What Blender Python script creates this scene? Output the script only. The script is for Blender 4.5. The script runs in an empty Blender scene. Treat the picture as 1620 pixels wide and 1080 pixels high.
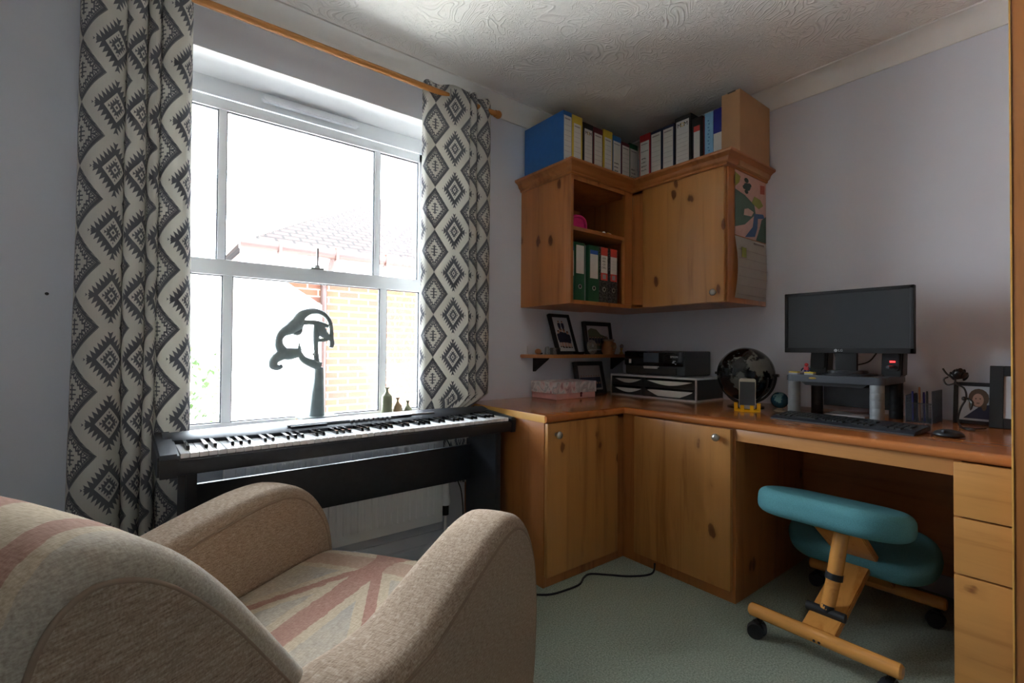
import bpy, bmesh, math, random
from mathutils import Vector, Matrix
random.seed(7)
sc = bpy.context.scene
C = sc.collection
PI = math.pi

# ------------------------------------------------------------------ camera, sky, sun, exposure
CAM = Vector((-2.6927, -2.1601, 1.027)); YAW, PITCH, ROLL, FPX = 0.9034, 0.0141, 0.0075, 758.4
fw = Vector((math.cos(YAW)*math.cos(PITCH), math.sin(YAW)*math.cos(PITCH), math.sin(PITCH)))
r0 = Vector((math.sin(YAW), -math.cos(YAW), 0)); u0 = r0.cross(fw)
rt = math.cos(ROLL)*r0+math.sin(ROLL)*u0; up = rt.cross(fw)
cd = bpy.data.cameras.new('camera'); cam = bpy.data.objects.new('camera', cd); C.objects.link(cam)
cd.sensor_width = 36; cd.sensor_fit = 'HORIZONTAL'; cd.lens = FPX/1620*36; cd.clip_start = 0.02
cam.matrix_world = Matrix((( rt.x, up.x, -fw.x, CAM.x), (rt.y, up.y, -fw.y, CAM.y), (rt.z, up.z, -fw.z, CAM.z), (0,0,0,1)))
sc.camera = cam
w = bpy.data.worlds.new('sky'); sc.world = w; w.use_nodes = True
bg = w.node_tree.nodes['Background']; bg.inputs[0].default_value = (0.80, 0.90, 1.0, 1); bg.inputs[1].default_value = 6.0
sd = bpy.data.lights.new('sun', 'SUN'); sd.energy = 15.0; sd.angle = 0.01; sd.color = (1, 0.97, 0.93)
sun = bpy.data.objects.new('sun', sd); C.objects.link(sun)
sun.rotation_euler = Vector((0.60, 0.24, -0.76)).to_track_quat('-Z', 'Y').to_euler(); sun.location = (0, -4, 6)
pd = bpy.data.lights.new('window_portal', 'AREA'); pd.shape = 'RECTANGLE'; pd.size = 1.3; pd.size_y = 1.5; pd.cycles.is_portal = True
pl = bpy.data.objects.new('window_portal', pd); C.objects.link(pl); pl.location = (-2.08, 0.31, 1.43); pl.rotation_euler = (-PI/2, 0, 0)
sc.view_settings.view_transform = 'Standard'; sc.view_settings.look = 'None'; sc.view_settings.gamma = 1
sc.view_settings.exposure = 2.2
sc.view_settings.use_curve_mapping = False
try:
    sc.cycles.use_denoising = True; sc.cycles.max_bounces = 14; sc.cycles.diffuse_bounces = 9; sc.cycles.transparent_max_bounces = 12
    sc.cycles.sample_clamp_indirect = 8
except Exception: pass

# ------------------------------------------------------------------ materials
class V:
    def __init__(s, nt, k): s.nt, s.k = nt, k
    def op(s, o, *a):
        n = s.nt.nodes.new('ShaderNodeMath'); n.operation = o
        for i, x in enumerate((s,)+a):
            if isinstance(x, V): s.nt.links.new(x.k, n.inputs[i])
            else: n.inputs[i].default_value = x
        return V(s.nt, n.outputs[0])
    def __add__(s, o): return s.op('ADD', o)
    def __sub__(s, o): return s.op('SUBTRACT', o)
    def __mul__(s, o): return s.op('MULTIPLY', o)
    def __lt__(s, o): return s.op('LESS_THAN', o)
    def __gt__(s, o): return s.op('GREATER_THAN', o)
    def abs(s): return s.op('ABSOLUTE')
    def fr(s): return s.op('FRACT')
    def mx(s, o): return s.op('MAXIMUM', o)
    def mn(s, o): return s.op('MINIMUM', o)
    def inv(s): return (s*-1.0)+1.0
    def tri(s): return ((s.fr()-0.5).abs())*2.0

def srgb(r, g, b): return tuple(((c/255)/12.92 if c/255 <= 0.04045 else ((c/255+0.055)/1.055)**2.4) for c in (r, g, b))
def c4(c): return (c[0], c[1], c[2], 1)
def newmat(name, rough=0.5, metal=0.0, spec=0.5):
    m = bpy.data.materials.new(name); m.use_nodes = True
    b = m.node_tree.nodes['Principled BSDF']; b.inputs['Roughness'].default_value = rough
    b.inputs['Metallic'].default_value = metal; b.inputs['Specular IOR Level'].default_value = spec
    return m, m.node_tree, b
def N(nt, t, **kw):
    n = nt.nodes.new(t)
    for k, v in kw.items(): setattr(n, k, v)
    return n
def coords(nt, kind='Position', scale=(1, 1, 1)):
    if kind == 'Position': s = N(nt, 'ShaderNodeNewGeometry').outputs['Position']
    else: s = N(nt, 'ShaderNodeTexCoord').outputs[kind]
    mp = N(nt, 'ShaderNodeMapping'); mp.inputs['Scale'].default_value = scale; nt.links.new(s, mp.inputs[0])
    return mp.outputs[0]
def noise(nt, vec, scale=5, detail=4, rough=0.5, dist=0.0):
    n = N(nt, 'ShaderNodeTexNoise'); n.inputs['Scale'].default_value = scale; n.inputs['Detail'].default_value = detail
    n.inputs['Roughness'].default_value = rough; n.inputs['Distortion'].default_value = dist; nt.links.new(vec, n.inputs['Vector'])
    return n.outputs['Fac']
def ramp(nt, fac, stops):
    n = N(nt, 'ShaderNodeValToRGB'); e = n.color_ramp.elements
    while len(e) < len(stops): e.new(0.5)
    for i, (p, c) in enumerate(stops): e[i].position = p; e[i].color = c4(c)
    nt.links.new(fac, n.inputs[0]); return n.outputs[0]
def mix(nt, fac, a, b):
    n = N(nt, 'ShaderNodeMix', data_type='RGBA')
    for k, x in ((0, fac), (6, a), (7, b)):
        if isinstance(x, V): nt.links.new(x.k, n.inputs[k])
        elif isinstance(x, bpy.types.NodeSocket): nt.links.new(x, n.inputs[k])
        elif k == 0: n.inputs[k].default_value = x
        else: n.inputs[k].default_value = c4(x)
    return n.outputs[2]
def bump(nt, b, h, strength=0.3, dist=0.01):
    n = N(nt, 'ShaderNodeBump'); n.inputs['Strength'].default_value = strength; n.inputs['Distance'].default_value = dist
    nt.links.new(h, n.inputs['Height']); nt.links.new(n.outputs[0], b.inputs['Normal'])
def plain(name, col, rough=0.5, metal=0.0, spec=0.5, var=0.06, scale=30, bmp=0.0):
    m, nt, b = newmat(name, rough, metal, spec)
    v = coords(nt, 'Object'); f = noise(nt, v, scale, 3)
    nt.links.new(ramp(nt, f, ((0.3, [x*(1-var) for x in col]), (0.7, [min(1, x*(1+var)) for x in col]))), b.inputs['Base Color'])
    if bmp: bump(nt, b, f, bmp, 0.002)
    return m
def wood(name, axis, base, dark, knots=True, rough=0.35, space='Position', kn=0.115, plank=0.085):
    m, nt, b = newmat(name, rough)
    s = [1, 1, 1]; s['xyz'.index(axis)] = 0.07
    v = coords(nt, space, tuple(s))
    g = noise(nt, v, 26, 5, 0.6, 0.5)
    big = noise(nt, v, 6, 2, 0.5, 0.6)
    fac = (V(nt, g)*0.62+V(nt, big)*0.5).k
    light = [min(1, x*1.13) for x in base]
    col = ramp(nt, fac, ((0.38, dark), (0.52, base), (0.72, light)))
    if plank:   # glued-up staves of slightly different tone across the grain
        sx = [0.0, 0.0, 0.0]
        sep = N(nt, 'ShaderNodeSeparateXYZ'); nt.links.new(coords(nt, space), sep.inputs[0])
        ax = [V(nt, sep.outputs[i]) for i in range(3) if i != 'xyz'.index(axis)]
        cell = (ax[0]+ax[1]*0.93)*(1/plank)
        wn = N(nt, 'ShaderNodeTexWhiteNoise', noise_dimensions='1D'); nt.links.new(cell.op('FLOOR').k, wn.inputs['W'])
        col = mix(nt, V(nt, wn.outputs['Value'])*0.30, col, [x*0.72 for x in base])
    if knots:
        s2 = [1, 1, 1]; s2['xyz'.index(axis)] = 0.55
        mp = coords(nt, space, tuple(s2))
        wob = N(nt, 'ShaderNodeVectorMath', operation='ADD'); nt.links.new(mp, wob.inputs[0])
        nn = N(nt, 'ShaderNodeTexNoise'); nn.inputs['Scale'].default_value = 30; nt.links.new(mp, nn.inputs['Vector'])
        sc_ = N(nt, 'ShaderNodeVectorMath', operation='SCALE'); sc_.inputs['Scale'].default_value = 0.025
        nt.links.new(nn.outputs['Color'], sc_.inputs[0]); nt.links.new(sc_.outputs[0], wob.inputs[1])
        vo = N(nt, 'ShaderNodeTexVoronoi'); vo.inputs['Scale'].default_value = 8.5; nt.links.new(wob.outputs[0], vo.inputs['Vector'])
        d = vo.outputs['Distance']
        kf = ramp(nt, d, ((0.0, (1, 1, 1)), (kn, (0.85, 0.85, 0.85)), (kn*1.25, (0.15, 0.15, 0.15)), (kn*2.0, (0, 0, 0))))
        bw = N(nt, 'ShaderNodeRGBToBW'); nt.links.new(kf, bw.inputs[0])
        col = mix(nt, bw.outputs[0], col, [dark[0]*0.42, dark[1]*0.28, dark[2]*0.22])
    nt.links.new(col, b.inputs['Base Color']); bump(nt, b, g, 0.05, 0.002)
    b.inputs['Coat Weight'].default_value = 0.15; b.inputs['Coat Roughness'].default_value = 0.2
    return m

PINE, PINED = srgb(188, 131, 70), srgb(154, 98, 46)
ORNG, ORNGD = srgb(174, 110, 58), srgb(140, 80, 38)
M = {}
M['pine_v'] = wood('pine_upright_grain', 'z', PINE, PINED)
M['pine_h'] = wood('pine_level_grain', 'y', PINE, PINED)
M['carcass_v'] = wood('stained_pine_upright', 'z', ORNG, ORNGD)
M['carcass_x'] = wood('stained_pine_x', 'x', ORNG, ORNGD, knots=False)
M['carcass_k'] = wood('stained_pine_rail', 'y', srgb(188, 130, 76), srgb(156, 98, 50))
M['carcass_y'] = wood('stained_pine_y', 'y', ORNG, ORNGD, knots=False)
M['top'] = wood('worktop_stain', 'y', srgb(176, 106, 56), srgb(144, 78, 36), knots=False, rough=0.16, plank=0.12)
M['ward'] = wood('wardrobe_stain', 'z', srgb(152, 94, 44), srgb(130, 76, 32), knots=False, plank=0.16)
M['end'] = wood('worktop_end_grain', 'y', srgb(214, 160, 80), srgb(190, 130, 60), knots=False, rough=0.3)
M['beech'] = wood('lacquered_beech', 'x', srgb(205, 142, 72), srgb(178, 112, 48), knots=False, rough=0.22, space='Object', plank=0)
M['beech_y'] = wood('lacquered_beech_y', 'y', srgb(205, 142, 72), srgb(178, 112, 48), knots=False, rough=0.22, space='Object', plank=0)
M['pole'] = wood('curtain_pole_wood', 'x', srgb(196, 132, 66), srgb(166, 102, 44), knots=False, rough=0.35, plank=0)
M['wall'] = plain('lavender_wall_paint', srgb(217, 220, 228), 0.85, spec=0.2, var=0.015, scale=3)
M['skirt'] = plain('lavender_gloss_paint', srgb(212, 215, 223), 0.45, var=0.01)
M['white'] = plain('white_paint', srgb(246, 246, 246), 0.6, var=0.01, spec=0.3)
M['cove'] = plain('white_cove_paint', srgb(236, 235, 230), 0.8, var=0.01, spec=0.2)
M['upvc'] = plain('white_upvc', srgb(238, 241, 244), 0.25, var=0.008)
M['seal'] = plain('grey_seal', srgb(70, 74, 82), 0.6)
M['black'] = plain('black_plastic', srgb(36, 39, 41), 0.35, var=0.08)
M['blackm'] = plain('matt_black', srgb(24, 25, 27), 0.6, var=0.1)
M['blackg'] = plain('gloss_black', srgb(14, 15, 16), 0.08, var=0.1)
M['pianob'] = plain('piano_black_ash', srgb(38, 42, 50), 0.42, var=0.12, scale=60)
M['screen'] = plain('monitor_screen', srgb(50, 53, 56), 0.3, var=0.03)
M['kbd'] = plain('keyboard_dark', srgb(42, 46, 52), 0.4)
M['dgrey'] = plain('dark_grey_plastic', srgb(66, 72, 80), 0.4)
M['mgrey'] = plain('mid_grey_plastic', srgb(128, 132, 134), 0.45)
M['lgrey'] = plain('light_grey_plastic', srgb(186, 188, 190), 0.4)
M['steel'] = plain('brushed_steel', srgb(176, 174, 168), 0.28, metal=1.0)
M['dsteel'] = plain('dark_steel', srgb(60, 58, 56), 0.35, metal=0.9)
M['silver'] = plain('silver_plastic', srgb(205, 204, 200), 0.3, metal=0.2)
M['ivory'] = plain('white_key', srgb(240, 240, 240), 0.15, var=0.01)
M['paper'] = plain('paper', srgb(214, 212, 206), 0.8, var=0.03)
M['pwhite'] = plain('photo_white', srgb(200, 202, 206), 0.5, var=0.02)
M['ink'] = plain('ink', srgb(34, 34, 44), 0.7)
M['greyink'] = plain('pale_grey_print', srgb(158, 150, 150), 0.8)
M['pinkink'] = plain('pale_pink_print', srgb(196, 166, 158), 0.8)
M['blue'] = plain('blue_card', srgb(38, 100, 166), 0.45, var=0.05)
M['yellow'] = plain('yellow_card', srgb(212, 184, 60), 0.5)
M['bblack'] = plain('black_card', srgb(34, 34, 36), 0.5, bmp=0.1)
M['burg'] = plain('burgundy_card', srgb(98, 28, 38), 0.5)
M['green'] = plain('green_card', srgb(24, 104, 66), 0.5)
M['bottle'] = plain('bottle_green_card', srgb(22, 86, 56), 0.45)
M['teal_c'] = plain('teal_green_card', srgb(20, 96, 84), 0.45)
M['red'] = plain('red_card', srgb(178, 36, 44), 0.5)
M['navy'] = plain('navy_card', srgb(30, 42, 74), 0.5)
M['sky'] = plain('light_blue_card', srgb(130, 184, 220), 0.5)
M['royal'] = plain('royal_blue_card', srgb(34, 40, 140), 0.45)
M['labred'] = plain('label_red', srgb(206, 70, 60), 0.6)
M['labblue'] = plain('label_blue', srgb(44, 90, 180), 0.6)
M['kraft'] = plain('kraft_cardboard', srgb(182, 140, 100), 0.8, var=0.04, scale=12)
M['pink'] = plain('bright_pink', srgb(214, 40, 120), 0.5)
M['pinkpale'] = plain('pale_pink', srgb(220, 164, 158), 0.6)
M['legoY'] = plain('yellow_brick_plastic', srgb(246, 190, 20), 0.25, var=0.02)
M['gold'] = plain('gold_metal', srgb(190, 160, 90), 0.3, metal=1.0)
M['champ'] = plain('champagne_metal', srgb(178, 168, 150), 0.35, metal=0.7)
M['pot'] = plain('brown_pottery', srgb(160, 104, 62), 0.4, var=0.2, scale=14)
M['bronze'] = plain('flare_paled_bronze_resin', srgb(146, 160, 160), 0.4, var=0.12, scale=20)  # dark bronze painted paler to stand in for the window flare over it
M['sage'] = plain('sage_ceramic', srgb(132, 134, 104), 0.35, var=0.15, scale=20)
M['tan'] = plain('tan_ceramic', srgb(164, 138, 100), 0.35, var=0.15, scale=20)
M['teal'] = plain('teal_cloth', srgb(84, 134, 140), 0.95, spec=0.1, var=0.16, scale=420, bmp=0.25)
M['skin'] = plain('printed_skin_tone', srgb(196, 150, 128), 0.6)
M['hair'] = plain('printed_brown_hair', srgb(104, 78, 58), 0.6)
M['uniform'] = plain('printed_navy_clothes', srgb(40, 42, 68), 0.6)
M['lawn'] = plain('printed_green', srgb(96, 104, 80), 0.6)
M['rubber'] = plain('black_rubber', srgb(20, 22, 28), 0.6)
M['led'] = plain('led_red', srgb(220, 40, 40), 0.4)
M['leaf'] = plain('leaf_green', srgb(46, 70, 22), 0.6, var=0.3, scale=6)
M['bark'] = plain('stem_brown', srgb(120, 100, 80), 0.8)
M['paving'] = plain('pale_paving', srgb(208, 207, 204), 0.9, var=0.06, scale=4)
M['render'] = plain('white_render', srgb(240, 238, 232), 0.9, var=0.02, scale=8)
M['gutter'] = plain('brown_gutter', srgb(54, 30, 23), 0.4)
M['led'].node_tree.nodes['Principled BSDF'].inputs['Emission Color'].default_value = (1, 0.03, 0.03, 1)
M['led'].node_tree.nodes['Principled BSDF'].inputs['Emission Strength'].default_value = 1.0

def m_carpet():
    m, nt, b = newmat('grey_green_carpet', 0.95, spec=0.1); v = coords(nt)
    f = noise(nt, v, 170, 4, 0.75); f2 = noise(nt, v, 5, 3); f3 = noise(nt, v, 60, 3)
    col = ramp(nt, f, ((0.35, srgb(108, 118, 104)), (0.62, srgb(182, 190, 174))))
    nt.links.new(mix(nt, V(nt, f2)*0.5, col, srgb(150, 158, 142)), b.inputs['Base Color'])
    bump(nt, b, (V(nt, f)+V(nt, f3)*0.6).k, 0.6, 0.006); return m
M['carpet'] = m_carpet()
def m_artex():
    m, nt, b = newmat('white_artex_plaster', 0.85, spec=0.25); v = coords(nt)
    b.inputs['Base Color'].default_value = c4(srgb(238, 236, 230))
    f = V(nt, noise(nt, v, 4.5, 1.5, 0.45, 1.6)); f2 = V(nt, noise(nt, v, 11, 2, 0.5, 2.2)); f3 = V(nt, noise(nt, v, 6, 2, 0.5, 0.5))
    r1 = ((f*16.0).tri()*2.2).mn(1.0).inv(); r2 = ((f2*9.0).tri()*2.4).mn(1.0).inv()
    m1 = ((f3-0.44)*9.0).mx(0.0).mn(1.0)
    bump(nt, b, (r1*m1+r2*m1.inv()*0.8+V(nt, noise(nt, v, 40, 3, 0.6))*0.5).k, 0.42, 0.010); return m
M['artex'] = m_artex()
def m_curtain():
    m, nt, b = newmat('diamond_woven_curtain', 0.9, spec=0.1)
    sep = N(nt, 'ShaderNodeSeparateXYZ'); nt.links.new(N(nt, 'ShaderNodeTexCoord').outputs['UV'], sep.inputs[0])
    u, v = V(nt, sep.outputs[0]), V(nt, sep.outputs[1])
    s, t = u*(1/0.205), v*(1/0.207)
    a, bb = s.tri(), t.tri()            # 0 at the centre of a big diamond, 1 at its corners
    zig = lambda x: x.tri()
    dA = a*1.35+bb*0.98
    lon = (a*1.45-bb)*4.5
    hat = ((u+v)*(1/0.006)).tri()
    border = (dA > 0.72)*(dA < 0.98)*((hat > 0.18).mx((dA > 0.82)*(dA < 0.93)))
    inner = (dA > (zig(lon)*0.10+0.46))*(dA < (zig(lon)*0.16+0.56))
    teeth = (dA > 0.62)*(dA < 0.78)*(zig(lon*1.6) > 0.62)
    tree = ((a < 0.035)*(bb < 0.26)).mx(((bb-0.07).abs() < 0.022)*(a < 0.17)).mx(((bb-0.2).abs() < 0.022)*(a < 0.1))
    a2, b2 = a.inv(), bb.inv()
    dB = a2*1.40+b2*0.95
    lon2 = (a2*1.65-b2)*4.0
    jag = (dB > 0.46)*(dB < (zig(lon2)*0.30+0.64))
    jag2 = (dB > 0.13)*(dB < (zig(lon2*1.5)*0.16+0.22))
    dot = ((a2-0.52).abs()*2.0+(b2-0.03).abs()*1.6) < 0.07
    mid = dB < 0.06
    far = (dA > 1.02)
    dark = border.mx(inner).mx(teeth).mx(tree).mx(far*(jag.mx(jag2).mx(mid)).mx(dot))
    rib = (u*(1/0.0035)).tri()
    light = ramp(nt, rib.k, ((0.0, srgb(208, 206, 198)), (1.0, srgb(228, 226, 218))))
    col = mix(nt, dark*0.93, light, srgb(98, 99, 108))
    nt.links.new(col, b.inputs['Base Color'])
    tr = N(nt, 'ShaderNodeBsdfTranslucent'); nt.links.new(col, tr.inputs[0])
    ms = N(nt, 'ShaderNodeMixShader'); ms.inputs[0].default_value = 0.22
    out = nt.nodes['Material Output']
    nt.links.new(b.outputs[0], ms.inputs[1]); nt.links.new(tr.outputs[0], ms.inputs[2]); nt.links.new(ms.outputs[0], out.inputs[0])
    bump(nt, b, rib.k, 0.15, 0.001); return m
M['curtain'] = m_curtain()
def m_fabric(name, jack=None):
    m, nt, b = newmat(name, 0.95, spec=0.12)
    v = coords(nt, 'Object', (1, 1, 1)); vs = coords(nt, 'Object', (70, 520, 520)); vt = coords(nt, 'Object', (420, 70, 300))
    f = V(nt, noise(nt, vs, 1, 3, 0.6))*0.55+V(nt, noise(nt, vt, 1, 3, 0.6))*0.45
    col = ramp(nt, f.k, ((0.33, srgb(124, 104, 87)), (0.5, srgb(164, 143, 123)), (0.66, srgb(196, 178, 159))))
    if jack:
        sep = N(nt, 'ShaderNodeSeparateXYZ'); nt.links.new(v, sep.inputs[0])
        wob = (V(nt, noise(nt, v, 40, 3))-0.5)*0.02
        X, Y = V(nt, sep.outputs[0])+wob, V(nt, sep.outputs[1])+wob
        pinkc = ramp(nt, f.k, ((0.33, srgb(132, 84, 76)), (0.66, srgb(172, 126, 114))))
        bluec = ramp(nt, f.k, ((0.33, srgb(124, 124, 124)), (0.66, srgb(172, 170, 166))))
        crm = ramp(nt, f.k, ((0.33, srgb(160, 142, 118)), (0.66, srgb(204, 188, 164))))
        fade = V(nt, noise(nt, v, 9, 3))
        if jack == 'seat':
            A, B = X-0.06, Y-0.025
            dg = (A.abs()*0.57-B.abs()).abs()
            pk = (B.abs() < 0.034).mx((A.abs() < 0.040)*0.55).mx(dg < 0.016)
            bl_ = (B.abs() > 0.062)*(A.abs() > 0.066)*(dg > 0.045)
        else:
            D = Y-((X+0.913)*0.5-0.268); D2 = Y-((X+0.85)*1.0-0.115)
            pk = (D.abs() < 0.017).mx(D2.abs() < 0.022).mx((D2-0.22).abs() < 0.04)
            bl_ = (D < -0.036).mx((D2-0.09).abs() < 0.03)
        col = mix(nt, bl_*(fade*1.1-0.12), crm, bluec)
        col = mix(nt, pk*((fade*0.6+0.45).mn(1.0)), col, pinkc)
    nt.links.new(col, b.inputs['Base Color']); bump(nt, b, f.k, 0.25, 0.002); return m
M['beige'] = m_fabric('beige_chenille')
M['seam'] = plain('brown_piping', srgb(146, 126, 108), 0.95, spec=0.1)
M['jack_seat'] = m_fabric('faded_flag_print_seat', 'seat')
M['jack_back'] = m_fabric('faded_flag_print_back', 'back')
def m_brick():
    m, nt, b = newmat('orange_brick', 0.9)
    sep = N(nt, 'ShaderNodeSeparateXYZ'); nt.links.new(coords(nt), sep.inputs[0])
    cb = N(nt, 'ShaderNodeCombineXYZ'); nt.links.new(sep.outputs[0], cb.inputs[0]); nt.links.new(sep.outputs[2], cb.inputs[1])
    br = N(nt, 'ShaderNodeTexBrick'); nt.links.new(cb.outputs[0], br.inputs[0])
    br.inputs['Color1'].default_value = c4(srgb(108, 64, 40)); br.inputs['Color2'].default_value = c4(srgb(86, 52, 40)); br.inputs['Mortar'].default_value = c4(srgb(140, 130, 112))
    br.inputs['Scale'].default_value = 1; br.inputs['Brick Width'].default_value = 0.225; br.inputs['Row Height'].default_value = 0.075; br.inputs['Mortar Size'].default_value = 0.008
    nt.links.new(br.outputs[0], b.inputs['Base Color']); return m
M['brick'] = m_brick()
def m_tiles():
    m, nt, b = newmat('clay_roof_tiles', 0.9)
    br = N(nt, 'ShaderNodeTexBrick'); nt.links.new(coords(nt, 'UV'), br.inputs[0])
    br.inputs['Color1'].default_value = c4(srgb(60, 44, 39)); br.inputs['Color2'].default_value = c4(srgb(44, 32, 29)); br.inputs['Mortar'].default_value = c4(srgb(9, 6, 5))
    br.inputs['Scale'].default_value = 1; br.inputs['Brick Width'].default_value = 0.17; br.inputs['Row Height'].default_value = 0.115; br.inputs['Mortar Size'].default_value = 0.014
    nt.links.new(br.outputs[0], b.inputs['Base Color']); return m
M['tiles'] = m_tiles()
def m_glass():
    m, nt, b = newmat('clear_glass'); out = nt.nodes['Material Output']
    t = N(nt, 'ShaderNodeBsdfTransparent'); g = N(nt, 'ShaderNodeBsdfGlossy'); g.inputs['Roughness'].default_value = 0.02
    ms = N(nt, 'ShaderNodeMixShader'); fr = N(nt, 'ShaderNodeFresnel'); fr.inputs[0].default_value = 1.3
    nt.links.new(fr.outputs[0], ms.inputs[0]); nt.links.new(t.outputs[0], ms.inputs[1]); nt.links.new(g.outputs[0], ms.inputs[2]); nt.links.new(ms.outputs[0], out.inputs[0]); return m
M['glass'] = m_glass()
def m_cutglass():
    m, nt, b = newmat('cut_glass', 0.05); b.inputs['Base Color'].default_value = (0.75, 0.78, 0.76, 1); b.inputs['Transmission Weight'].default_value = 0.75; b.inputs['IOR'].default_value = 1.3
    v = coords(nt, 'Object'); bump(nt, b, noise(nt, v, 90, 2), 0.4, 0.003); return m
M['cutglass'] = m_cutglass()
def m_globe(name, sea, land, rough, scale, metal=0.0):
    m, nt, b = newmat(name, rough); v = coords(nt, 'Object'); f = noise(nt, v, scale, 6, 0.6)
    nt.links.new(ramp(nt, f, ((0.5, sea), (0.53, land), (0.7, [x*0.8 for x in land]))), b.inputs['Base Color']); return m
M['globe'] = m_globe('black_globe_map_glare', srgb(14, 15, 16), srgb(98, 100, 96), 0.12, 9)  # land shapes painted brighter to stand in for window reflections on the map
M['sglobe'] = m_globe('blue_globe_map', srgb(40, 84, 104), srgb(110, 150, 150), 0.15, 22)
def m_floral():
    m, nt, b = newmat('pink_grey_floral_print', 0.5); v = coords(nt, 'Object')
    f = noise(nt, v, 11, 3, 0.5, 1.8)
    nt.links.new(ramp(nt, f, ((0.3, srgb(140, 84, 96)), (0.42, srgb(220, 184, 184)), (0.52, srgb(226, 222, 220)), (0.62, srgb(176, 170, 172)), (0.75, srgb(228, 204, 202)))), b.inputs['Base Color']); return m
M['floral'] = m_floral()
def m_marble():
    m, nt, b = newmat('black_marbled_paper', 0.6); v = coords(nt, 'Object')
    f = noise(nt, v, 120, 3, 0.6); nt.links.new(ramp(nt, f, ((0.45, srgb(32, 32, 34)), (0.62, srgb(96, 96, 96)))), b.inputs['Base Color']); return m
M['marble'] = m_marble()

# ------------------------------------------------------------------ mesh helpers
def add_box(bm, x0, x1, y0, y1, z0, z1, bev=0.0, seg=2, mi=0, mat=None):
    t = bmesh.new(); bmesh.ops.create_cube(t, size=1)
    x0, x1 = sorted((x0, x1)); y0, y1 = sorted((y0, y1)); z0, z1 = sorted((z0, z1))
    for v in t.verts: v.co = Vector(((x0+x1)/2+v.co.x*(x1-x0), (y0+y1)/2+v.co.y*(y1-y0), (z0+z1)/2+v.co.z*(z1-z0)))
    if bev: bmesh.ops.bevel(t, geom=t.edges[:], offset=bev, segments=seg, profile=0.6, affect='EDGES')
    merge(bm, t, mat, mi)
def merge(bm, t, mat=None, mi=0):
    if mat is not None: t.transform(mat)
    for f in t.faces: f.material_index = mi if mi >= 0 else f.material_index
    me = bpy.data.meshes.new('tmp'); t.to_mesh(me); t.free(); bm.from_mesh(me); bpy.data.meshes.remove(me)
def add_cyl(bm, p, q, r, r2=None, seg=20, mi=0, cap=True):
    p, q = Vector(p), Vector(q); d = q-p; t = bmesh.new()
    bmesh.ops.create_cone(t, cap_ends=cap, segments=seg, radius1=r, radius2=r if r2 is None else r2, depth=d.length)
    t.transform(Matrix.Translation((p+q)/2) @ d.to_track_quat('Z', 'Y').to_matrix().to_4x4()); merge(bm, t, None, mi)
def add_sphere(bm, c, r, sx=1, sy=1, sz=1, seg=20, mi=0, rot=None):
    t = bmesh.new(); bmesh.ops.create_uvsphere(t, u_segments=seg, v_segments=max(6, seg*2//3), radius=r)
    m = Matrix.Translation(c) @ (rot or Matrix.Identity(4)) @ Matrix.Diagonal((sx, sy, sz, 1)); merge(bm, t, m, mi)
def add_lathe(bm, prof, c=(0, 0, 0), seg=28, mi=0, mat=None):
    t = bmesh.new(); rings = []
    for r, z in prof:
        if r < 1e-6: rings.append([t.verts.new((0, 0, z))])
        else: rings.append([t.verts.new((r*math.cos(2*PI*i/seg), r*math.sin(2*PI*i/seg), z)) for i in range(seg)])
    for A, B in zip(rings, rings[1:]):
        for i in range(seg):
            j = (i+1) % seg
            if len(A) == 1 and len(B) > 1: t.faces.new((A[0], B[j], B[i])) if False else t.faces.new((A[0], B[i], B[j]))
            elif len(B) == 1 and len(A) > 1: t.faces.new((A[i], A[j], B[0]))
            elif len(A) > 1: t.faces.new((A[i], A[j], B[j], B[i]))
    if len(rings[0]) > 1: t.faces.new(rings[0][::-1])
    if len(rings[-1]) > 1: t.faces.new(rings[-1])
    bmesh.ops.recalc_face_normals(t, faces=t.faces[:])
    merge(bm, t, Matrix.Translation(c) @ (mat or Matrix.Identity(4)), mi)
def smooth_path(pts, n=8):
    P = [Vector(p) for p in pts]; out = []
    for i in range(len(P)-1):
        a, b, c, d = P[max(i-1, 0)], P[i], P[i+1], P[min(i+2, len(P)-1)]
        for k in range(n):
            t = k/n; out.append(0.5*((2*b)+(c-a)*t+(2*a-5*b+4*c-d)*t*t+(3*b-a-3*c+d)*t**3))
    out.append(P[-1]); return out
def add_tube(bm, pts, r, seg=10, mi=0, sm=6):
    P = smooth_path(pts, sm) if sm else [Vector(p) for p in pts]
    n = len(P); R = r if isinstance(r, (list, tuple)) else [r]*len(pts)
    t = bmesh.new(); rings = []; up_ = None
    for i, p in enumerate(P):
        d = (P[min(i+1, n-1)]-P[max(i-1, 0)])
        if d.length < 1e-9: d = Vector((0, 0, 1))
        d.normalize()
        if up_ is None: up_ = Vector((0, 0, 1)) if abs(d.z) < 0.9 else Vector((1, 0, 0))
        x = d.cross(up_)
        if x.length < 1e-6: x = d.orthogonal()
        x.normalize(); y = x.cross(d).normalized(); up_ = y
        k = i/(n-1)*(len(R)-1); j = min(int(k), len(R)-2) if len(R) > 1 else 0
        rr = R[j]+(R[min(j+1, len(R)-1)]-R[j])*(k-j)
        rings.append([t.verts.new(p+rr*(math.cos(2*PI*s/seg)*x+math.sin(2*PI*s/seg)*y)) for s in range(seg)])
    for A, B in zip(rings, rings[1:]):
        for i in range(seg): t.faces.new((A[i], A[(i+1) % seg], B[(i+1) % seg], B[i]))
    t.faces.new(rings[0][::-1]); t.faces.new(rings[-1])
    bmesh.ops.recalc_face_normals(t, faces=t.faces[:]); merge(bm, t, None, mi)
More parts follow.
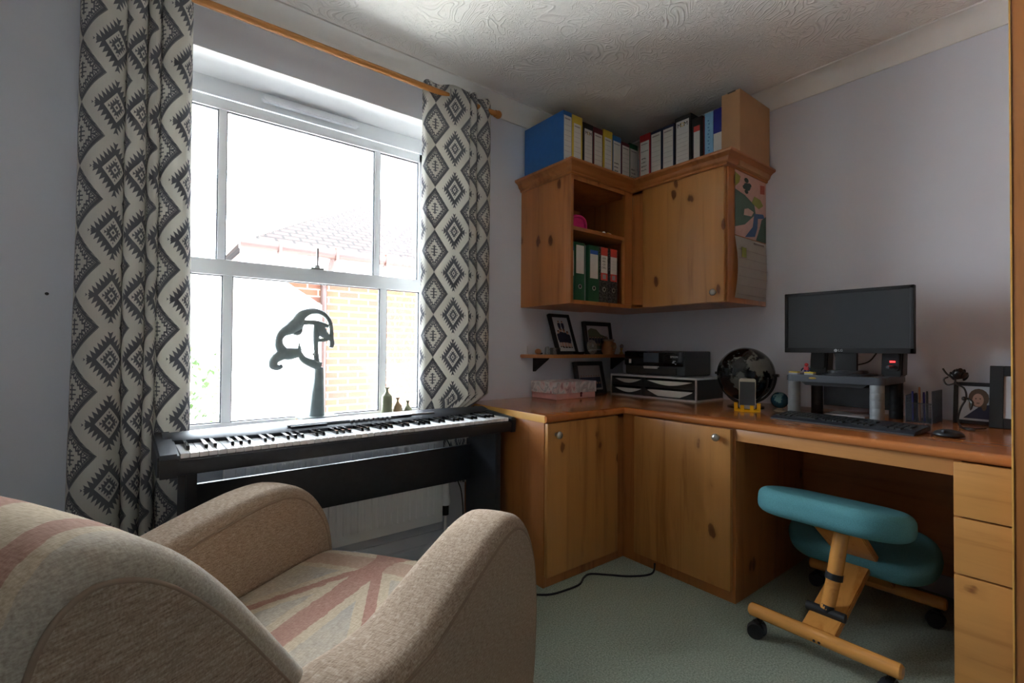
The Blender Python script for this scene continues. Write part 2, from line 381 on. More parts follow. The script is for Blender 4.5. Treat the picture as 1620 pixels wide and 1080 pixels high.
def add_prism(bm, poly, h0, h1, axis='y', mi=0, bev=0.0, mat=None):
    """poly: 2-D outline; extruded along axis from h0 to h1. axis y: (x,z); x: (y,z); z: (x,y)"""
    t = bmesh.new()
    def P(p, h): return {'y': (p[0], h, p[1]), 'x': (h, p[0], p[1]), 'z': (p[0], p[1], h)}[axis]
    A = [t.verts.new(P(p, h0)) for p in poly]; B = [t.verts.new(P(p, h1)) for p in poly]; n = len(poly)
    t.faces.new(A); t.faces.new(B[::-1])
    for i in range(n): t.faces.new((A[i], A[(i+1) % n], B[(i+1) % n], B[i]))
    bmesh.ops.recalc_face_normals(t, faces=t.faces[:])
    if bev:
        es = [e for e in t.edges if abs({'y': e.verts[0].co.y-e.verts[1].co.y, 'x': e.verts[0].co.x-e.verts[1].co.x, 'z': e.verts[0].co.z-e.verts[1].co.z}[axis]) < 1e-9]
        bmesh.ops.bevel(t, geom=es, offset=bev, segments=2, affect='EDGES')
    merge(bm, t, mat, mi)
def offset_poly(poly, d):
    n = len(poly); A = sum(poly[i][0]*poly[(i+1) % n][1]-poly[(i+1) % n][0]*poly[i][1] for i in range(n)); s = 1 if A > 0 else -1
    out = []
    for i in range(n):
        a, b, c = Vector(poly[i-1]), Vector(poly[i]), Vector(poly[(i+1) % n])
        e1, e2 = (b-a).normalized(), (c-b).normalized()
        n1, n2 = Vector((-e1.y, e1.x))*s, Vector((-e2.y, e2.x))*s
        nn = (n1+n2)
        nn = nn.normalized() if nn.length > 1e-6 else n1
        k = max(0.45, nn.dot(n1)); out.append(tuple(b+nn*(d/k)))
    return out
def dense(poly, n=5):
    P = [Vector((p[0], p[1], 0)) for p in poly]; m = len(P); out = []
    for i in range(m):
        a, b, c, d = P[i-1], P[i], P[(i+1) % m], P[(i+2) % m]
        for k in range(n):
            t = k/n; q = 0.5*((2*b)+(c-a)*t+(2*a-5*b+4*c-d)*t*t+(3*b-a-3*c+d)*t**3); out.append((q.x, q.y))
    return out
def add_pad(bm, poly, b0, b1, r, axis='y', dome=0.0, mi=0, steps=5, mid=4, mat=None):
    """soft extrusion: outline poly swept from b0 to b1 with rounded ends"""
    t = bmesh.new(); rings = []
    st = []
    for i in range(steps+1):
        a = i/steps*PI/2; st.append((b0+r*(1-math.sin(a)) if False else b0+r*(1-math.cos(a)), r*(1-math.sin(a))))
    full = st+[(b0+r+(b1-b0-2*r)*k/mid, 0) for k in range(1, mid)]+[(b1-(h-b0), o) for h, o in st[::-1]]
    def P(p, h): return {'y': (p[0], h, p[1]), 'x': (h, p[0], p[1]), 'z': (p[0], p[1], h)}[axis]
    for h, o in full:
        k = (h-(b0+b1)/2)/((b1-b0)/2)
        q = offset_poly(poly, o-dome*(1-k*k)); rings.append([t.verts.new(P(x, h)) for x in q])
    n = len(poly)
    for A, B in zip(rings, rings[1:]):
        for i in range(n): t.faces.new((A[i], A[(i+1) % n], B[(i+1) % n], B[i]))
    t.faces.new(rings[0]); t.faces.new(rings[-1][::-1])
    bmesh.ops.recalc_face_normals(t, faces=t.faces[:]); merge(bm, t, mat, mi)
def rrect(x0, x1, y0, y1, r, n=5):
    out = []
    for cx, cy, a0 in ((x1-r, y1-r, 0), (x0+r, y1-r, 90), (x0+r, y0+r, 180), (x1-r, y0+r, 270)):
        for k in range(n+1):
            a = math.radians(a0+90*k/n); out.append((cx+r*math.cos(a), cy+r*math.sin(a)))
    return out
def add_text(bm, s, size, mat, mi=0):
    c = bpy.data.curves.new('t', 'FONT'); c.body = s; c.size = size; c.extrude = 0.0002; c.align_x = 'CENTER'; c.align_y = 'CENTER'; c.resolution_u = 2
    o = bpy.data.objects.new('t', c); C.objects.link(o)
    dg = bpy.context.evaluated_depsgraph_get(); me = bpy.data.meshes.new_from_object(o.evaluated_get(dg))
    t = bmesh.new(); t.from_mesh(me); bpy.data.meshes.remove(me); bpy.data.objects.remove(o); bpy.data.curves.remove(c)
    merge(bm, t, mat, mi)
def frame3(o, x, y):   # matrix with local x,y axes and normal x×y
    x, y = Vector(x).normalized(), Vector(y).normalized(); z = x.cross(y)
    return Matrix(((x.x, y.x, z.x, o[0]), (x.y, y.y, z.y, o[1]), (x.z, y.z, z.z, o[2]), (0, 0, 0, 1)))

BM = bmesh.new
def link(name, bm, mats, smooth=True, ang=35):
    me = bpy.data.meshes.new(name); bm.to_mesh(me); bm.free()
    for m in (mats if isinstance(mats, (list, tuple)) else [mats]): me.materials.append(M[m] if isinstance(m, str) else m)
    if smooth:
        for p in me.polygons: p.use_smooth = True
        try: me.set_sharp_from_angle(angle=math.radians(ang))
        except Exception: pass
    o = bpy.data.objects.new(name, me); C.objects.link(o); return o
def tag(o, label, cat, group=None):
    o['label'] = label; o['category'] = cat
    if group: o['group'] = group
    return o
def thing(name, label, cat, loc=(0, 0, 0), rz=0.0, group=None):
    o = bpy.data.objects.new(name, None); C.objects.link(o); o.empty_display_size = 0.05
    o.location = loc; o.rotation_euler = (0, 0, rz)
    o['m'] = [loc[0], loc[1], loc[2], rz]
    return tag(o, label, cat, group)
def rootm(o):
    while o.parent: o = o.parent
    if 'm' in o: a = o['m']; return Matrix.Translation((a[0], a[1], a[2])) @ Matrix.Rotation(a[3], 4, 'Z')
    return Matrix.Identity(4)
def part(name, bm, mats, root, local=False, label=None, smooth=True, ang=35):
    if not local: bm.transform(rootm(root).inverted())
    o = link(name, bm, mats, smooth, ang); o.parent = root
    if label: o['label'] = label
    return o
def single(name, bm, mats, label, cat, loc=(0, 0, 0), group=None, smooth=True, ang=35):
    bm.transform(Matrix.Translation(loc).inverted()); o = link(name, bm, mats, smooth, ang); o.location = loc
    return tag(o, label, cat, group)
def struct(name, bm, mats, parent=None, smooth=False, ang=35):
    o = link(name, bm, mats, smooth, ang); o['kind'] = 'structure'
    if parent: o.parent = parent
    return o
def box(*a, **k):
    b = BM(); add_box(b, *a, **k); return b

# ------------------------------------------------------------------ room shell
XW, YS, H = -3.34, -2.75, 2.409
T = 0.3
wx0, wx1, wz0, wz1, wy = -2.72, -1.40, 0.625, 2.17, 0.21
struct('floor', box(XW-T, T, YS-T, T, -0.06, 0), 'carpet')
struct('ceiling', box(XW-T, T, YS-T, T, H, H+0.12), 'artex')
b = BM()
add_box(b, XW-T, wx0, 0, T, 0, H); add_box(b, wx1, T, 0, T, 0, H); add_box(b, wx0, wx1, 0, T, 0, wz0-0.03); add_box(b, wx0, wx1, 0, T, wz1, H)
struct('wall_north', b, 'wall')
struct('wall_east', box(0, T, YS-T, 0, 0, H), 'wall')
struct('wall_west', box(XW-T, XW, YS-T, 0, 0, H), 'wall')
struct('wall_south', box(XW, 0, YS-T, YS, 0, H), 'mgrey')  # unseen wall, coloured grey to cut the light bounced back into the room
def cove(n=8, pr=0.088):
    pts = [(0, 0), (pr, 0), (pr, -0.007)]
    for k in range(n+1):
        a = k/n*PI/2; pts.append((pr-(pr-0.008)*math.sin(a)*1.0, -0.007-(pr-0.014)*(1-math.cos(a))))
    pts += [(0.008, -pr), (0, -pr)]
    return pts
cp = cove()
b = BM(); add_prism(b, [(-x, H+z) for x, z in cp], XW, 0, 'x'); struct('trim_1', b, 'cove', smooth=True)
b = BM(); add_prism(b, [(-x, H+z) for x, z in cp], YS, 0, 'y'); struct('trim_2', b, 'cove', smooth=True)
b = BM(); add_prism(b, [(XW+x, H+z) for x, z in cp], YS, 0, 'y'); struct('trim_3', b, 'cove', smooth=True)
b = BM(); add_prism(b, [(YS+x, H+z) for x, z in cp], XW, 0, 'x'); struct('trim_4', b, 'cove', smooth=True)
sk = [(0, 0), (-0.042, 0), (-0.042, 0.05), (-0.036, 0.056), (-0.030, 0.058), (-0.022, 0.085), (-0.010, 0.10), (0, 0.10)]
b = BM(); add_prism(b, sk, XW, -1.31, 'x'); struct('baseboard_north', b, 'skirt', smooth=True)
b = BM(); add_prism(b, [(XW-x, z) for x, z in sk], YS, 0, 'y'); struct('baseboard_west', b, 'skirt', smooth=True)
# window reveal lining and sill
b = BM(); add_box(b, wx0, wx1, 0.0, wy+0.04, wz1-0.004, wz1-0.001); add_box(b, wx0+0.001, wx0+0.004, 0, wy+0.04, wz0, wz1); add_box(b, wx1-0.004, wx1-0.001, 0, wy+0.04, wz0, wz1)
struct('trim_5', b, 'white')
struct('trim_6', box(wx0-0.03, wx1+0.03, -0.035, wy+0.08, wz0-0.03, wz0, bev=0.006), 'white', smooth=True)
# window
win = link('window_1', box(wx0, wx1, wy, wy+0.07, 2.09, wz1-0.004, bev=0.004), 'upvc'); win['kind'] = 'structure'
b = BM(); add_box(b, wx0, wx0+0.055, wy, wy+0.07, wz0, 2.09); add_box(b, wx1-0.055, wx1, wy, wy+0.07, wz0, 2.09); add_box(b, wx0, wx1, wy, wy+0.07, wz0, wz0+0.03)
struct('window_frame', b, 'upvc', win)
def sash(name, z0, z1, rt_, rb_, y0, y1, x0, x1, bar, bw):
    b = BM()
    add_box(b, x0, x1, y0, y1, z1-rt_, z1, bev=0.003); add_box(b, x0, x1, y0, y1, z0, z0+rb_, bev=0.003)
    add_box(b, x0, x0+0.04, y0, y1, z0, z1, bev=0.003); add_box(b, x1-0.04, x1, y0, y1, z0, z1, bev=0.003)
    for x in bar: add_box(b, x-bw/2, x+bw/2, y0+0.006, y1-0.006, z0+rb_, z1-rt_, bev=0.003)
    s = struct(name, b, ['upvc'], win, smooth=True)
    e = BM(); xs = [x0+0.04]+[x+d for x in bar for d in (-bw/2, bw/2)]+[x1-0.04]
    for i in range(0, len(xs), 2):
        xa, xb, za, zb = xs[i], xs[i+1], z0+rb_, z1-rt_; q = 0.004; ya = y0+0.012
        add_box(e, xa, xb, ya, ya+0.012, zb-q, zb); add_box(e, xa, xb, ya, ya+0.012, za, za+q); add_box(e, xa, xa+q, ya, ya+0.012, za, zb); add_box(e, xb-q, xb, ya, ya+0.012, za, zb)
    struct('glazing_seal', e, 'seal', win)
    g = BM(); add_box(g, x0+0.03, x1-0.03, y0+0.020, y0+0.023, z0+rb_-0.01, z1-rt_+0.01)
    struct('window_pane', g, 'glass', win)
sash('upper_sash', 1.36, 2.082, 0.045, 0.032, wy-0.008, wy+0.03, wx0+0.045, wx1-0.045, (-2.408, -1.718), 0.030)
sash('lower_sash', wz0+0.02, 1.392, 0.066, 0.058, wy-0.03, wy+0.0, wx0+0.045, wx1-0.045, (-2.384, -1.688), 0.036)
b = BM(); add_prism(b, rrect(-2.26, -1.825, 2.117, 2.147, 0.014), wy-0.032, wy, 'y', bev=0.004); add_box(b, -1.90, -1.888, wy-0.035, wy-0.03, 2.122, 2.142)
part('trickle_vent', b, 'upvc', win)
b = BM(); add_cyl(b, (-2.02, wy-0.03, 1.394), (-2.02, wy-0.03, 1.41), 0.012); add_box(b, -2.05, -1.99, wy-0.038, wy-0.022, 1.392, 1.398); add_box(b, -2.024, -2.016, wy-0.035, wy-0.028, 1.40, 1.49)
part('window_catch', b, 'steel', win)

# ------------------------------------------------------------------ outside
struct('ground', box(-14, 12, T, 22, -0.35, -0.25), 'paving')
bl = thing('brick_outbuilding', 'orange brick outbuilding with a clay tile roof seen through the window', 'building', (0.6, 3.2, -0.25))
part('brick_wall', box(-1.85, 6, 3.25, 6.4, -0.25, 1.99), 'brick', bl, smooth=False)
b = BM(); e0, e1, e2, e3 = (-1.92, 2.98, 2.02), (6.2, 2.98, 2.02), (6.2, 5.3, 3.45), (0.4, 5.3, 3.45)
vs = [b.verts.new(p) for p in (e0, e1, e2, e3)]; f = b.faces.new(vs); uv = b.loops.layers.uv.new('UVMap')
for l, (U_, V_) in zip(f.loops, ((0, 0), (8.1, 0), (8.1, 2.9), (2.3, 2.9))): l[uv].uv = (U_, V_)
vs2 = [b.verts.new(p) for p in (e0, e3, (0.4, 5.3, 3.45), (-1.92, 7.6, 2.02))]
f2 = b.faces.new((vs2[0], vs2[1], vs2[3]))
for l, (U_, V_) in zip(f2.loops, ((0, 0), (2.3, 2.9), (4.6, 0))): l[uv].uv = (U_, V_)
bmesh.ops.solidify(b, geom=b.faces[:], thickness=0.03)
part('tiled_roof', b, 'tiles', bl, smooth=False)
part('fascia', box(-1.88, 6, 3.02, 3.25, 1.76, 1.99), 'render', bl, smooth=False)
b = BM(); add_cyl(b, (-1.93, 2.95, 2.0), (6.2, 2.95, 2.0), 0.055, seg=14)
for x in [-1.6+0.55*i for i in range(8)]: add_box(b, x, x+0.03, 2.89, 3.0, 1.93, 2.06)
part('gutter', b, 'gutter', bl)
b = BM(); add_tube(b, [(-1.05, 2.97, 1.96), (-1.07, 3.05, 1.82), (-1.08, 3.2, 1.72), (-1.08, 3.2, 1.5), (-1.08, 3.2, -0.25)], 0.034, sm=3)
part('downpipe', b, 'gutter', bl)
b = BM(); add_prism(b, [(-3.0, -0.25), (-1.16, -0.25), (-1.16, 1.46), (-1.55, 1.70), (-3.0, 1.75)], 3.0, 3.16, 'y')
single('garden_wall', b, 'render', 'white rendered garden wall with a raked top, before the brick outbuilding', 'wall', (-2.1, 3.08, -0.25), smooth=False)
def shrub(loc, h, r, n, label, seed):
    rnd = random.Random(seed); root = thing('garden_shrub', label, 'shrub', loc, 0, 'shrubs outside the window')
    b = BM()
    for i in range(n):
        a, q, z = rnd.uniform(0, 2*PI), math.sqrt(rnd.random())*r, rnd.uniform(0.1, 1)*h
        k = 0.5+0.5*math.sin(PI*min(1, z/h*0.9)); c = Vector((math.cos(a)*q*k, math.sin(a)*q*k, z))
        m = Matrix.Translation(c) @ Matrix.Rotation(rnd.uniform(0, 6.3), 4, 'Z') @ Matrix.Rotation(rnd.uniform(-1.2, 1.2), 4, 'X')
        s = rnd.uniform(0.03, 0.055)
        vv = [b.verts.new(m @ Vector(p)) for p in ((0, 0, 0), (s*0.4, s*0.6, s*0.1), (0, s*1.5, 0), (-s*0.4, s*0.6, s*0.1))]; b.faces.new(vv)
    part('foliage', b, 'leaf', root, local=True)
    b = BM()
    for i in range(9):
        a = rnd.uniform(0, 6.28); add_tube(b, [(0, 0, 0), (math.cos(a)*r*0.3, math.sin(a)*r*0.3, h*0.5), (math.cos(a)*r*0.7, math.sin(a)*r*0.7, h*0.9)], [0.016, 0.01, 0.004], seg=6, sm=3)
    part('stems', b, 'bark', root, local=True)
shrub((-2.42, 2.2, -0.25), 1.25, 0.38, 900, 'leafy green shrub low in the left window pane, nearest the glass', 3)
shrub((-2.75, 3.8, -0.25), 2.1, 0.5, 900, 'taller pale green shrub behind the nearer one in the left pane', 5)

# ------------------------------------------------------------------ curtains
def curtain(plan, z0, z1, label, eyes, u0=0.0, squeeze=None):
    P = smooth_path([(x, y, 0) for x, y in plan], 12)
    L = [0]
    for a, c in zip(P, P[1:]): L.append(L[-1]+(c-a).length)
    cx = sum(p.x for p in P)/len(P)
    bm = BM(); uv = bm.loops.layers.uv.new('UVMap'); nz = 64; g = []
    for j in range(nz+1):
        k = j/nz; z = z1+(z0-z1)*k; row = []
        for i, p in enumerate(P):
            sway = 0.006*math.sin(5*k+i*0.05)*k
            top = 0.008*math.sin(i*0.22) if j == 0 else 0
            X = cx+(p.x-cx)*(1+(0.05 if squeeze is None else 0.0)*k)+sway
            if squeeze is not None:   # gathered clear of the cupboard below the worktop
                xl = P[0].x; q = min(1, max(0, (0.775-z)/0.035)); X = X*(1-q)+(xl+(X-xl)*0.715)*q; q = min(1, max(0, (0.71-z)/0.09)); X = X*(1-q)+(squeeze[0]+(X-xl)*squeeze[1])*q
            row.append(bm.verts.new((X, -0.088+(p.y+0.10)*(0.78+0.08*k)+sway*0.3, z+top)))
        g.append(row)
    for j in range(nz):
        for i in range(len(P)-1):
            f = bm.faces.new((g[j][i], g[j][i+1], g[j+1][i+1], g[j+1][i]))
            for l, (ii, jj) in zip(f.loops, ((i, j), (i+1, j), (i+1, j+1), (i, j+1))): l[uv].uv = (L[ii]+u0, (z1-z0)*(1-jj/nz))
    root = thing('curtain', label, 'curtain', (cx, -0.1, z0))
    pc = part('fabric', bm, 'curtain', root, ang=180)
    md = pc.modifiers.new('thickness', 'SOLIDIFY'); md.thickness = 0.002
    for x, y in eyes:
        t = BM(); add_lathe(t, [(0.019, -0.004), (0.026, -0.004), (0.028, 0), (0.026, 0.004), (0.019, 0.004), (0.019, -0.004)], (x, y, 2.28), 20, 0, Matrix.Rotation(PI/2, 4, 'Y') @ Matrix.Rotation(0.5, 4, 'X'))
        part('eyelet', t, 'steel', root)
curtain([(-2.845, -0.06), (-2.835, -0.11), (-2.80, -0.145), (-2.755, -0.14), (-2.728, -0.11), (-2.728, -0.055), (-2.72, -0.12), (-2.695, -0.14), (-2.674, -0.115), (-2.672, -0.055), (-2.664, -0.12), (-2.648, -0.135), (-2.637, -0.11), (-2.635, -0.055), (-2.626, -0.115), (-2.595, -0.145), (-2.56, -0.135), (-2.543, -0.09), (-2.542, -0.04)], 0.36, 2.325,
        'patterned grey and cream curtain left of the window, behind the armchair', [(-2.555, -0.1)], 0.05)
curtain([(-1.60, -0.055), (-1.585, -0.10), (-1.53, -0.115), (-1.46, -0.135), (-1.40, -0.155), (-1.372, -0.145), (-1.37, -0.06), (-1.362, -0.13), (-1.335, -0.145), (-1.318, -0.12), (-1.316, -0.05), (-1.306, -0.12), (-1.275, -0.14), (-1.235, -0.12), (-1.21, -0.085), (-1.203, -0.06)], 0.36, 2.325,
        'patterned grey and cream curtain right of the window, behind the piano end', [(-1.48, -0.115)], 0.02, (-1.466, 0.52))
rod = thing('curtain_pole', 'wooden curtain pole with round end stops across the window head', 'curtain pole', (-2.08, -0.1, 2.28))
b = BM(); add_cyl(b, (-3.0, -0.1, 2.28), (-1.19, -0.1, 2.28), 0.014); part('pole', b, 'pole', rod)
for x, s in ((-1.19, 1), (-3.0, -1)):
    b = BM(); add_sphere(b, (x+0.014*s, -0.1, 2.28), 0.021); add_cyl(b, (x-0.006*s, -0.1, 2.28), (x+0.004*s, -0.1, 2.28), 0.018); part('finial', b, 'pole', rod)
for x in (-1.25, -2.93):
    b = BM(); add_cyl(b, (x, -0.11, 2.28), (x, 0, 2.28), 0.009); add_cyl(b, (x, -0.012, 2.28), (x, 0, 2.28), 0.025); part('bracket', b, 'pole', rod)

# ------------------------------------------------------------------ radiator
ra = thing('radiator', 'white panel radiator on the wall below the window', 'radiator', (-1.95, -0.06, 0.165))
x0, x1, z0, z1 = -2.42, -1.478, 0.165, 0.60
b = BM(); add_box(b, x0, x1, -0.075, -0.03, z0, z1, bev=0.006)
nr = 28
for i in range(nr):
    xc = x0+0.03+(x1-x0-0.06)*(i+0.5)/nr; ww = (x1-x0-0.06)/nr*0.30
    add_prism(b, [(xc-ww, -0.075), (xc-ww*0.6, -0.083), (xc+ww*0.6, -0.083), (xc+ww, -0.075)], z0+0.045, z1-0.04, 'z', bev=0.002)
part('panel', b, 'white', ra)
b = BM(); add_box(b, x0+0.1, x0+0.13, -0.03, -0.001, z0+0.05, z1-0.05); part('wall_bracket', b, 'white', ra); b = BM(); add_box(b, x1-0.13, x1-0.10, -0.03, -0.001, z0+0.05, z1-0.05); part('wall_bracket', b, 'white', ra)
b = BM(); add_lathe(b, [(0, 0.115), (0.017, 0.113), (0.020, 0.10), (0.020, 0.055), (0.024, 0.03), (0.026, 0.012), (0.024, 0), (0, 0)], (-1.452, -0.055, 0.24)); v_ = part('thermostatic_valve', b, 'white', ra)
b = BM(); add_cyl(b, (-1.452, -0.055, 0.24), (-1.452, -0.055, 0.19), 0.017); add_cyl(b, (-1.452, -0.055, 0.20), (-1.49, -0.055, 0.20), 0.013); part('valve_body', b, 'dsteel', v_)
b = BM(); add_cyl(b, (-1.452, -0.055, 0.19), (-1.452, -0.055, 0.0), 0.0075); part('pipe', b, 'white', ra)

# ------------------------------------------------------------------ digital piano (slightly turned) and its stand
PZ = 0.02; pm = Matrix.Translation((-1.97, -0.298, 0)) @ Matrix.Rotation(PZ, 4, 'Z')
pi = thing('digital_piano', 'black digital piano with white and black keys, below the window', 'piano', (-1.97, -0.298, 0.645), PZ)
def pp(name, bm, mat, parent=pi, **k): bm.transform(pm); return part(name, bm, mat, parent, **k)
LX, RX = -0.67, 0.655; KX0, KX1 = -0.615, 0.622
b = BM(); add_box(b, LX+0.02, RX-0.02, -0.13, 0.15, 0.645, 0.690, bev=0.006)
add_box(b, LX+0.01, RX-0.01, -0.158, -0.125, 0.648, 0.694, bev=0.008)
pp('body', b, 'pianob')
for xa, xb in ((LX, KX0-0.002), (KX1+0.002, RX)):
    b = BM(); add_prism(b, [(-0.160, 0.645), (0.155, 0.645), (0.155, 0.735), (-0.02, 0.722), (-0.150, 0.712), (-0.164, 0.70)], xa, xb, 'x', bev=0.006); pp('end_block', b, 'pianob')
# console behind the keys, its front edge sweeping in an arc
b = BM(); g = []; n = 40
def prow(x):
    k = (x-(LX+RX)/2)/((RX-LX)/2); arc = 0.055*min(1, (max(0, abs(k)-0.45)/0.55))**1.5
    yf = -0.008+arc; zt = 0.743-0.006*k*k; yb = 0.155-0.035*max(0, abs(k)-0.6)
    return [(x, yf, 0.700), (x, yf, 0.722), (x, yf+0.012, 0.728), (x, yf+0.05, 0.737), (x, (yf+yb)/2+0.02, zt), (x, yb-0.02, zt-0.002), (x, yb, zt-0.014), (x, yb, 0.66)]
for i in range(n+1): g.append([b.verts.new(p) for p in prow(KX0-0.03+(KX1-KX0+0.06)*i/n)])
for A, B_ in zip(g, g[1:]):
    for j in range(len(A)-1): b.faces.new((A[j], B_[j], B_[j+1], A[j+1]))
b.faces.new(g[0]); b.faces.new(g[-1][::-1]); bmesh.ops.recalc_face_normals(b, faces=b.faces[:])
pp('console', b, 'pianob', ang=50)
b = BM(); add_box(b, -0.28, 0.22, 0.02, 0.032, 0.735, 0.7405, bev=0.002); pp('control_strip', b, 'dgrey')
b = BM(); add_box(b, -0.27, -0.14, 0.012, 0.02, 0.733, 0.7375, bev=0.002); pp('display_strip', b, 'lgrey'); b = BM(); add_box(b, 0.17, 0.34, 0.034, 0.044, 0.734, 0.7405, bev=0.002); pp('display_strip', b, 'lgrey')
for i in range(9):
    b = BM(); add_box(b, -0.05+i*0.02, -0.038+i*0.02, 0.014, 0.024, 0.732, 0.7395, bev=0.001); pp('button', b, 'lgrey')
kw = (KX1-KX0)/52
wk = BM(); add_box(wk, 0.0006, kw-0.0006, -0.145, 0.03, 0.696, 0.7105, bev=0.0012, seg=1); pp0 = pp('white_key', wk, 'ivory')
# the first key sits at the left end: shift by origin
pp0.location = (KX0, 0, 0)
bk = BM(); add_prism(bk, [(-0.095, 0.708), (0.03, 0.708), (0.03, 0.7225), (-0.088, 0.7225), (-0.095, 0.714)], -0.0048, 0.0048, 'x', bev=0.001)
black0 = pp('black_key', bk, 'blackg')
done = False
for i in range(52):
    if i:
        o = pp0.copy(); C.objects.link(o); o.parent = pi; o.location = (KX0+kw*i, 0, 0)
    if i < 51 and i % 7 in (0, 2, 3, 5, 6):
        o = black0 if not done else black0.copy()
        if done: C.objects.link(o); o.parent = pi
        done = True; o.location = (KX0+kw*(i+1), 0, 0)
ps = thing('piano_stand', 'black wooden piano stand with a wide cross board under the keyboard', 'stand', (-1.97, -0.298, 0), PZ)
for s, xa in ((0, -0.60), (1, 0.565)):
    b = BM(); add_prism(b, [(-0.14, 0), (0.14, 0), (0.14, 0.04), (0.115, 0.06), (0.115, 0.645), (-0.125, 0.645), (-0.125, 0.06), (-0.14, 0.04)], xa, xa+0.03, 'x', bev=0.003)
    pp('side_panel', b, 'pianob', ps)
b = BM(); add_box(b, -0.57, 0.565, 0.075, 0.093, 0.395, 0.562, bev=0.002); pp('cross_board', b, 'pianob', ps)
b = BM(); add_box(b, 0.46, 0.52, 0.03, 0.075, 0.605, 0.62); pp('stand_bracket', b, 'lgrey', ps)
b = BM(); add_tube(b, [(-1.56, -0.19, 0.64), (-1.50, -0.18, 0.55), (-1.46, -0.175, 0.40), (-1.435, -0.175, 0.33), (-1.42, -0.17, 0.2), (-1.42, -0.16, 0.006)], 0.003)
single('power_cable', b, 'rubber', 'thin black cable hanging behind the right end of the piano', 'cable', (-1.385, -0.1, 0.0))

# ------------------------------------------------------------------ sculpture on the sill
SX, SY = -2.043, 0.085
scu = thing('hand_sculpture', 'dark bronze sculpture of a hand holding an open abstract face, on the windowsill', 'sculpture', (SX, SY, wz0))
part('plinth', box(-2.115, -1.965, SY-0.055, SY+0.055, wz0, 0.707, bev=0.002), 'tan', scu)
part('plinth_top', box(-2.118, -1.962, SY-0.058, SY+0.058, 0.707, 0.718, bev=0.002), 'bronze', scu)
def spx(px, py): return (SX+(px-432)/5.4*0.00295, SY, 1.192-(py-75)/5.4*0.00295)
b = BM()
P = lambda *q: [spx(*x) for x in q]
add_tube(b, P((432, 942), (436, 800), (445, 650), (446, 545)), [0.0345, 0.030, 0.0225, 0.019], seg=18)
add_tube(b, P((452, 540), (400, 518), (330, 485), (300, 440), (285, 400)), [0.0225, 0.021, 0.0165, 0.012, 0.008], seg=14)
for dy, q in ((-0.010, ((300, 455), (284, 400), (290, 345))), (0.0, ((310, 460), (296, 405), (302, 372))), (0.010, ((318, 470), (306, 420), (312, 390)))):
    pts = [Vector(x)+Vector((0, dy, 0)) for x in P(*q)]; add_tube(b, pts, [0.0065, 0.0055, 0.003], seg=10)
add_tube(b, [Vector(x)+Vector((0, -0.012, 0)) for x in P((440, 525), (390, 505), (345, 490))], [0.008, 0.0065, 0.004], seg=10)
part('hand', b, 'bronze', scu)
b = BM()
# open hair and cheek loops
add_tube(b, P((285, 425), (215, 435), (165, 440), (110, 480), (100, 525), (135, 542), (168, 530)), [0.0211, 0.0290, 0.0264, 0.0198, 0.0185, 0.0132, 0.0079], seg=14)
add_tube(b, P((185, 435), (145, 380), (140, 320), (165, 270), (220, 235), (270, 190)), [0.0264, 0.0198, 0.0152, 0.0185, 0.0277, 0.0317], seg=14)
add_tube(b, P((240, 250), (275, 265), (296, 250), (300, 215), (310, 188)), [0.0158, 0.0132, 0.0106, 0.0106, 0.0119], seg=12)
add_tube(b, P((265, 195), (300, 130), (360, 92), (430, 85), (490, 112), (530, 165), (545, 230), (545, 300), (550, 345), (543, 385)), [0.0290, 0.0224, 0.0158, 0.0125, 0.0106, 0.0099, 0.0092, 0.0106, 0.0119, 0.0092], seg=14)
add_tube(b, P((300, 180), (360, 178), (420, 180), (470, 192), (520, 205)), [0.0145, 0.0106, 0.0119, 0.0119, 0.0079], seg=12)
# brow, nose bridge and eye plane
add_tube(b, P((425, 180), (424, 240), (422, 300), (420, 350), (422, 392)), [0.0132, 0.0158, 0.0145, 0.0119, 0.0106], seg=12)
add_tube(b, P((432, 190), (452, 230), (480, 265), (520, 300), (545, 318)), [0.0158, 0.0238, 0.0211, 0.0119, 0.0079], seg=12)
add_tube(b, P((430, 320), (470, 322), (512, 314), (540, 300)), [0.0119, 0.0079, 0.0079, 0.0066], seg=10)
# lips and chin
add_sphere(b, spx(420, 398), 0.009, 1.3, 0.9, 0.6); add_sphere(b, spx(416, 438), 0.011, 1.2, 0.9, 0.75); add_sphere(b, spx(424, 460), 0.012, 1.0, 0.9, 1.2); add_sphere(b, spx(428, 485), 0.012, 1.1, 0.9, 0.9)
add_tube(b, P((424, 380), (424, 430), (430, 500), (440, 530)), [0.0092, 0.0106, 0.0132, 0.0132], seg=10)
part('face', b, 'bronze', scu)
# three bottles on the sill
def bottle(x, r, h, mat, label):
    b = BM(); add_lathe(b, [(0, 0), (r*0.86, 0), (r*0.95, h*0.04), (r, h*0.5), (r, h-0.058), (r*0.92, h-0.042), (r*0.45, h-0.030), (r*0.28, h-0.022), (r*0.26, h-0.010), (r*0.55, h), (0.0, h-0.002)], (0, 0, 0))
    b.transform(Matrix.Translation((x, 0.085, wz0)))
    single('bud_vase', b, mat, label, 'vase', (x, 0.085, wz0), 'bud vases on the windowsill')
bottle(-1.708, 0.026, 0.205, 'sage', 'tallest green bud vase, leftmost of three on the windowsill')
bottle(-1.651, 0.0225, 0.152, 'tan', 'middle-sized tan bud vase, between the tall and the shortest one')
bottle(-1.596, 0.0225, 0.134, 'sage', 'shortest squat bud vase, nearest the right curtain')

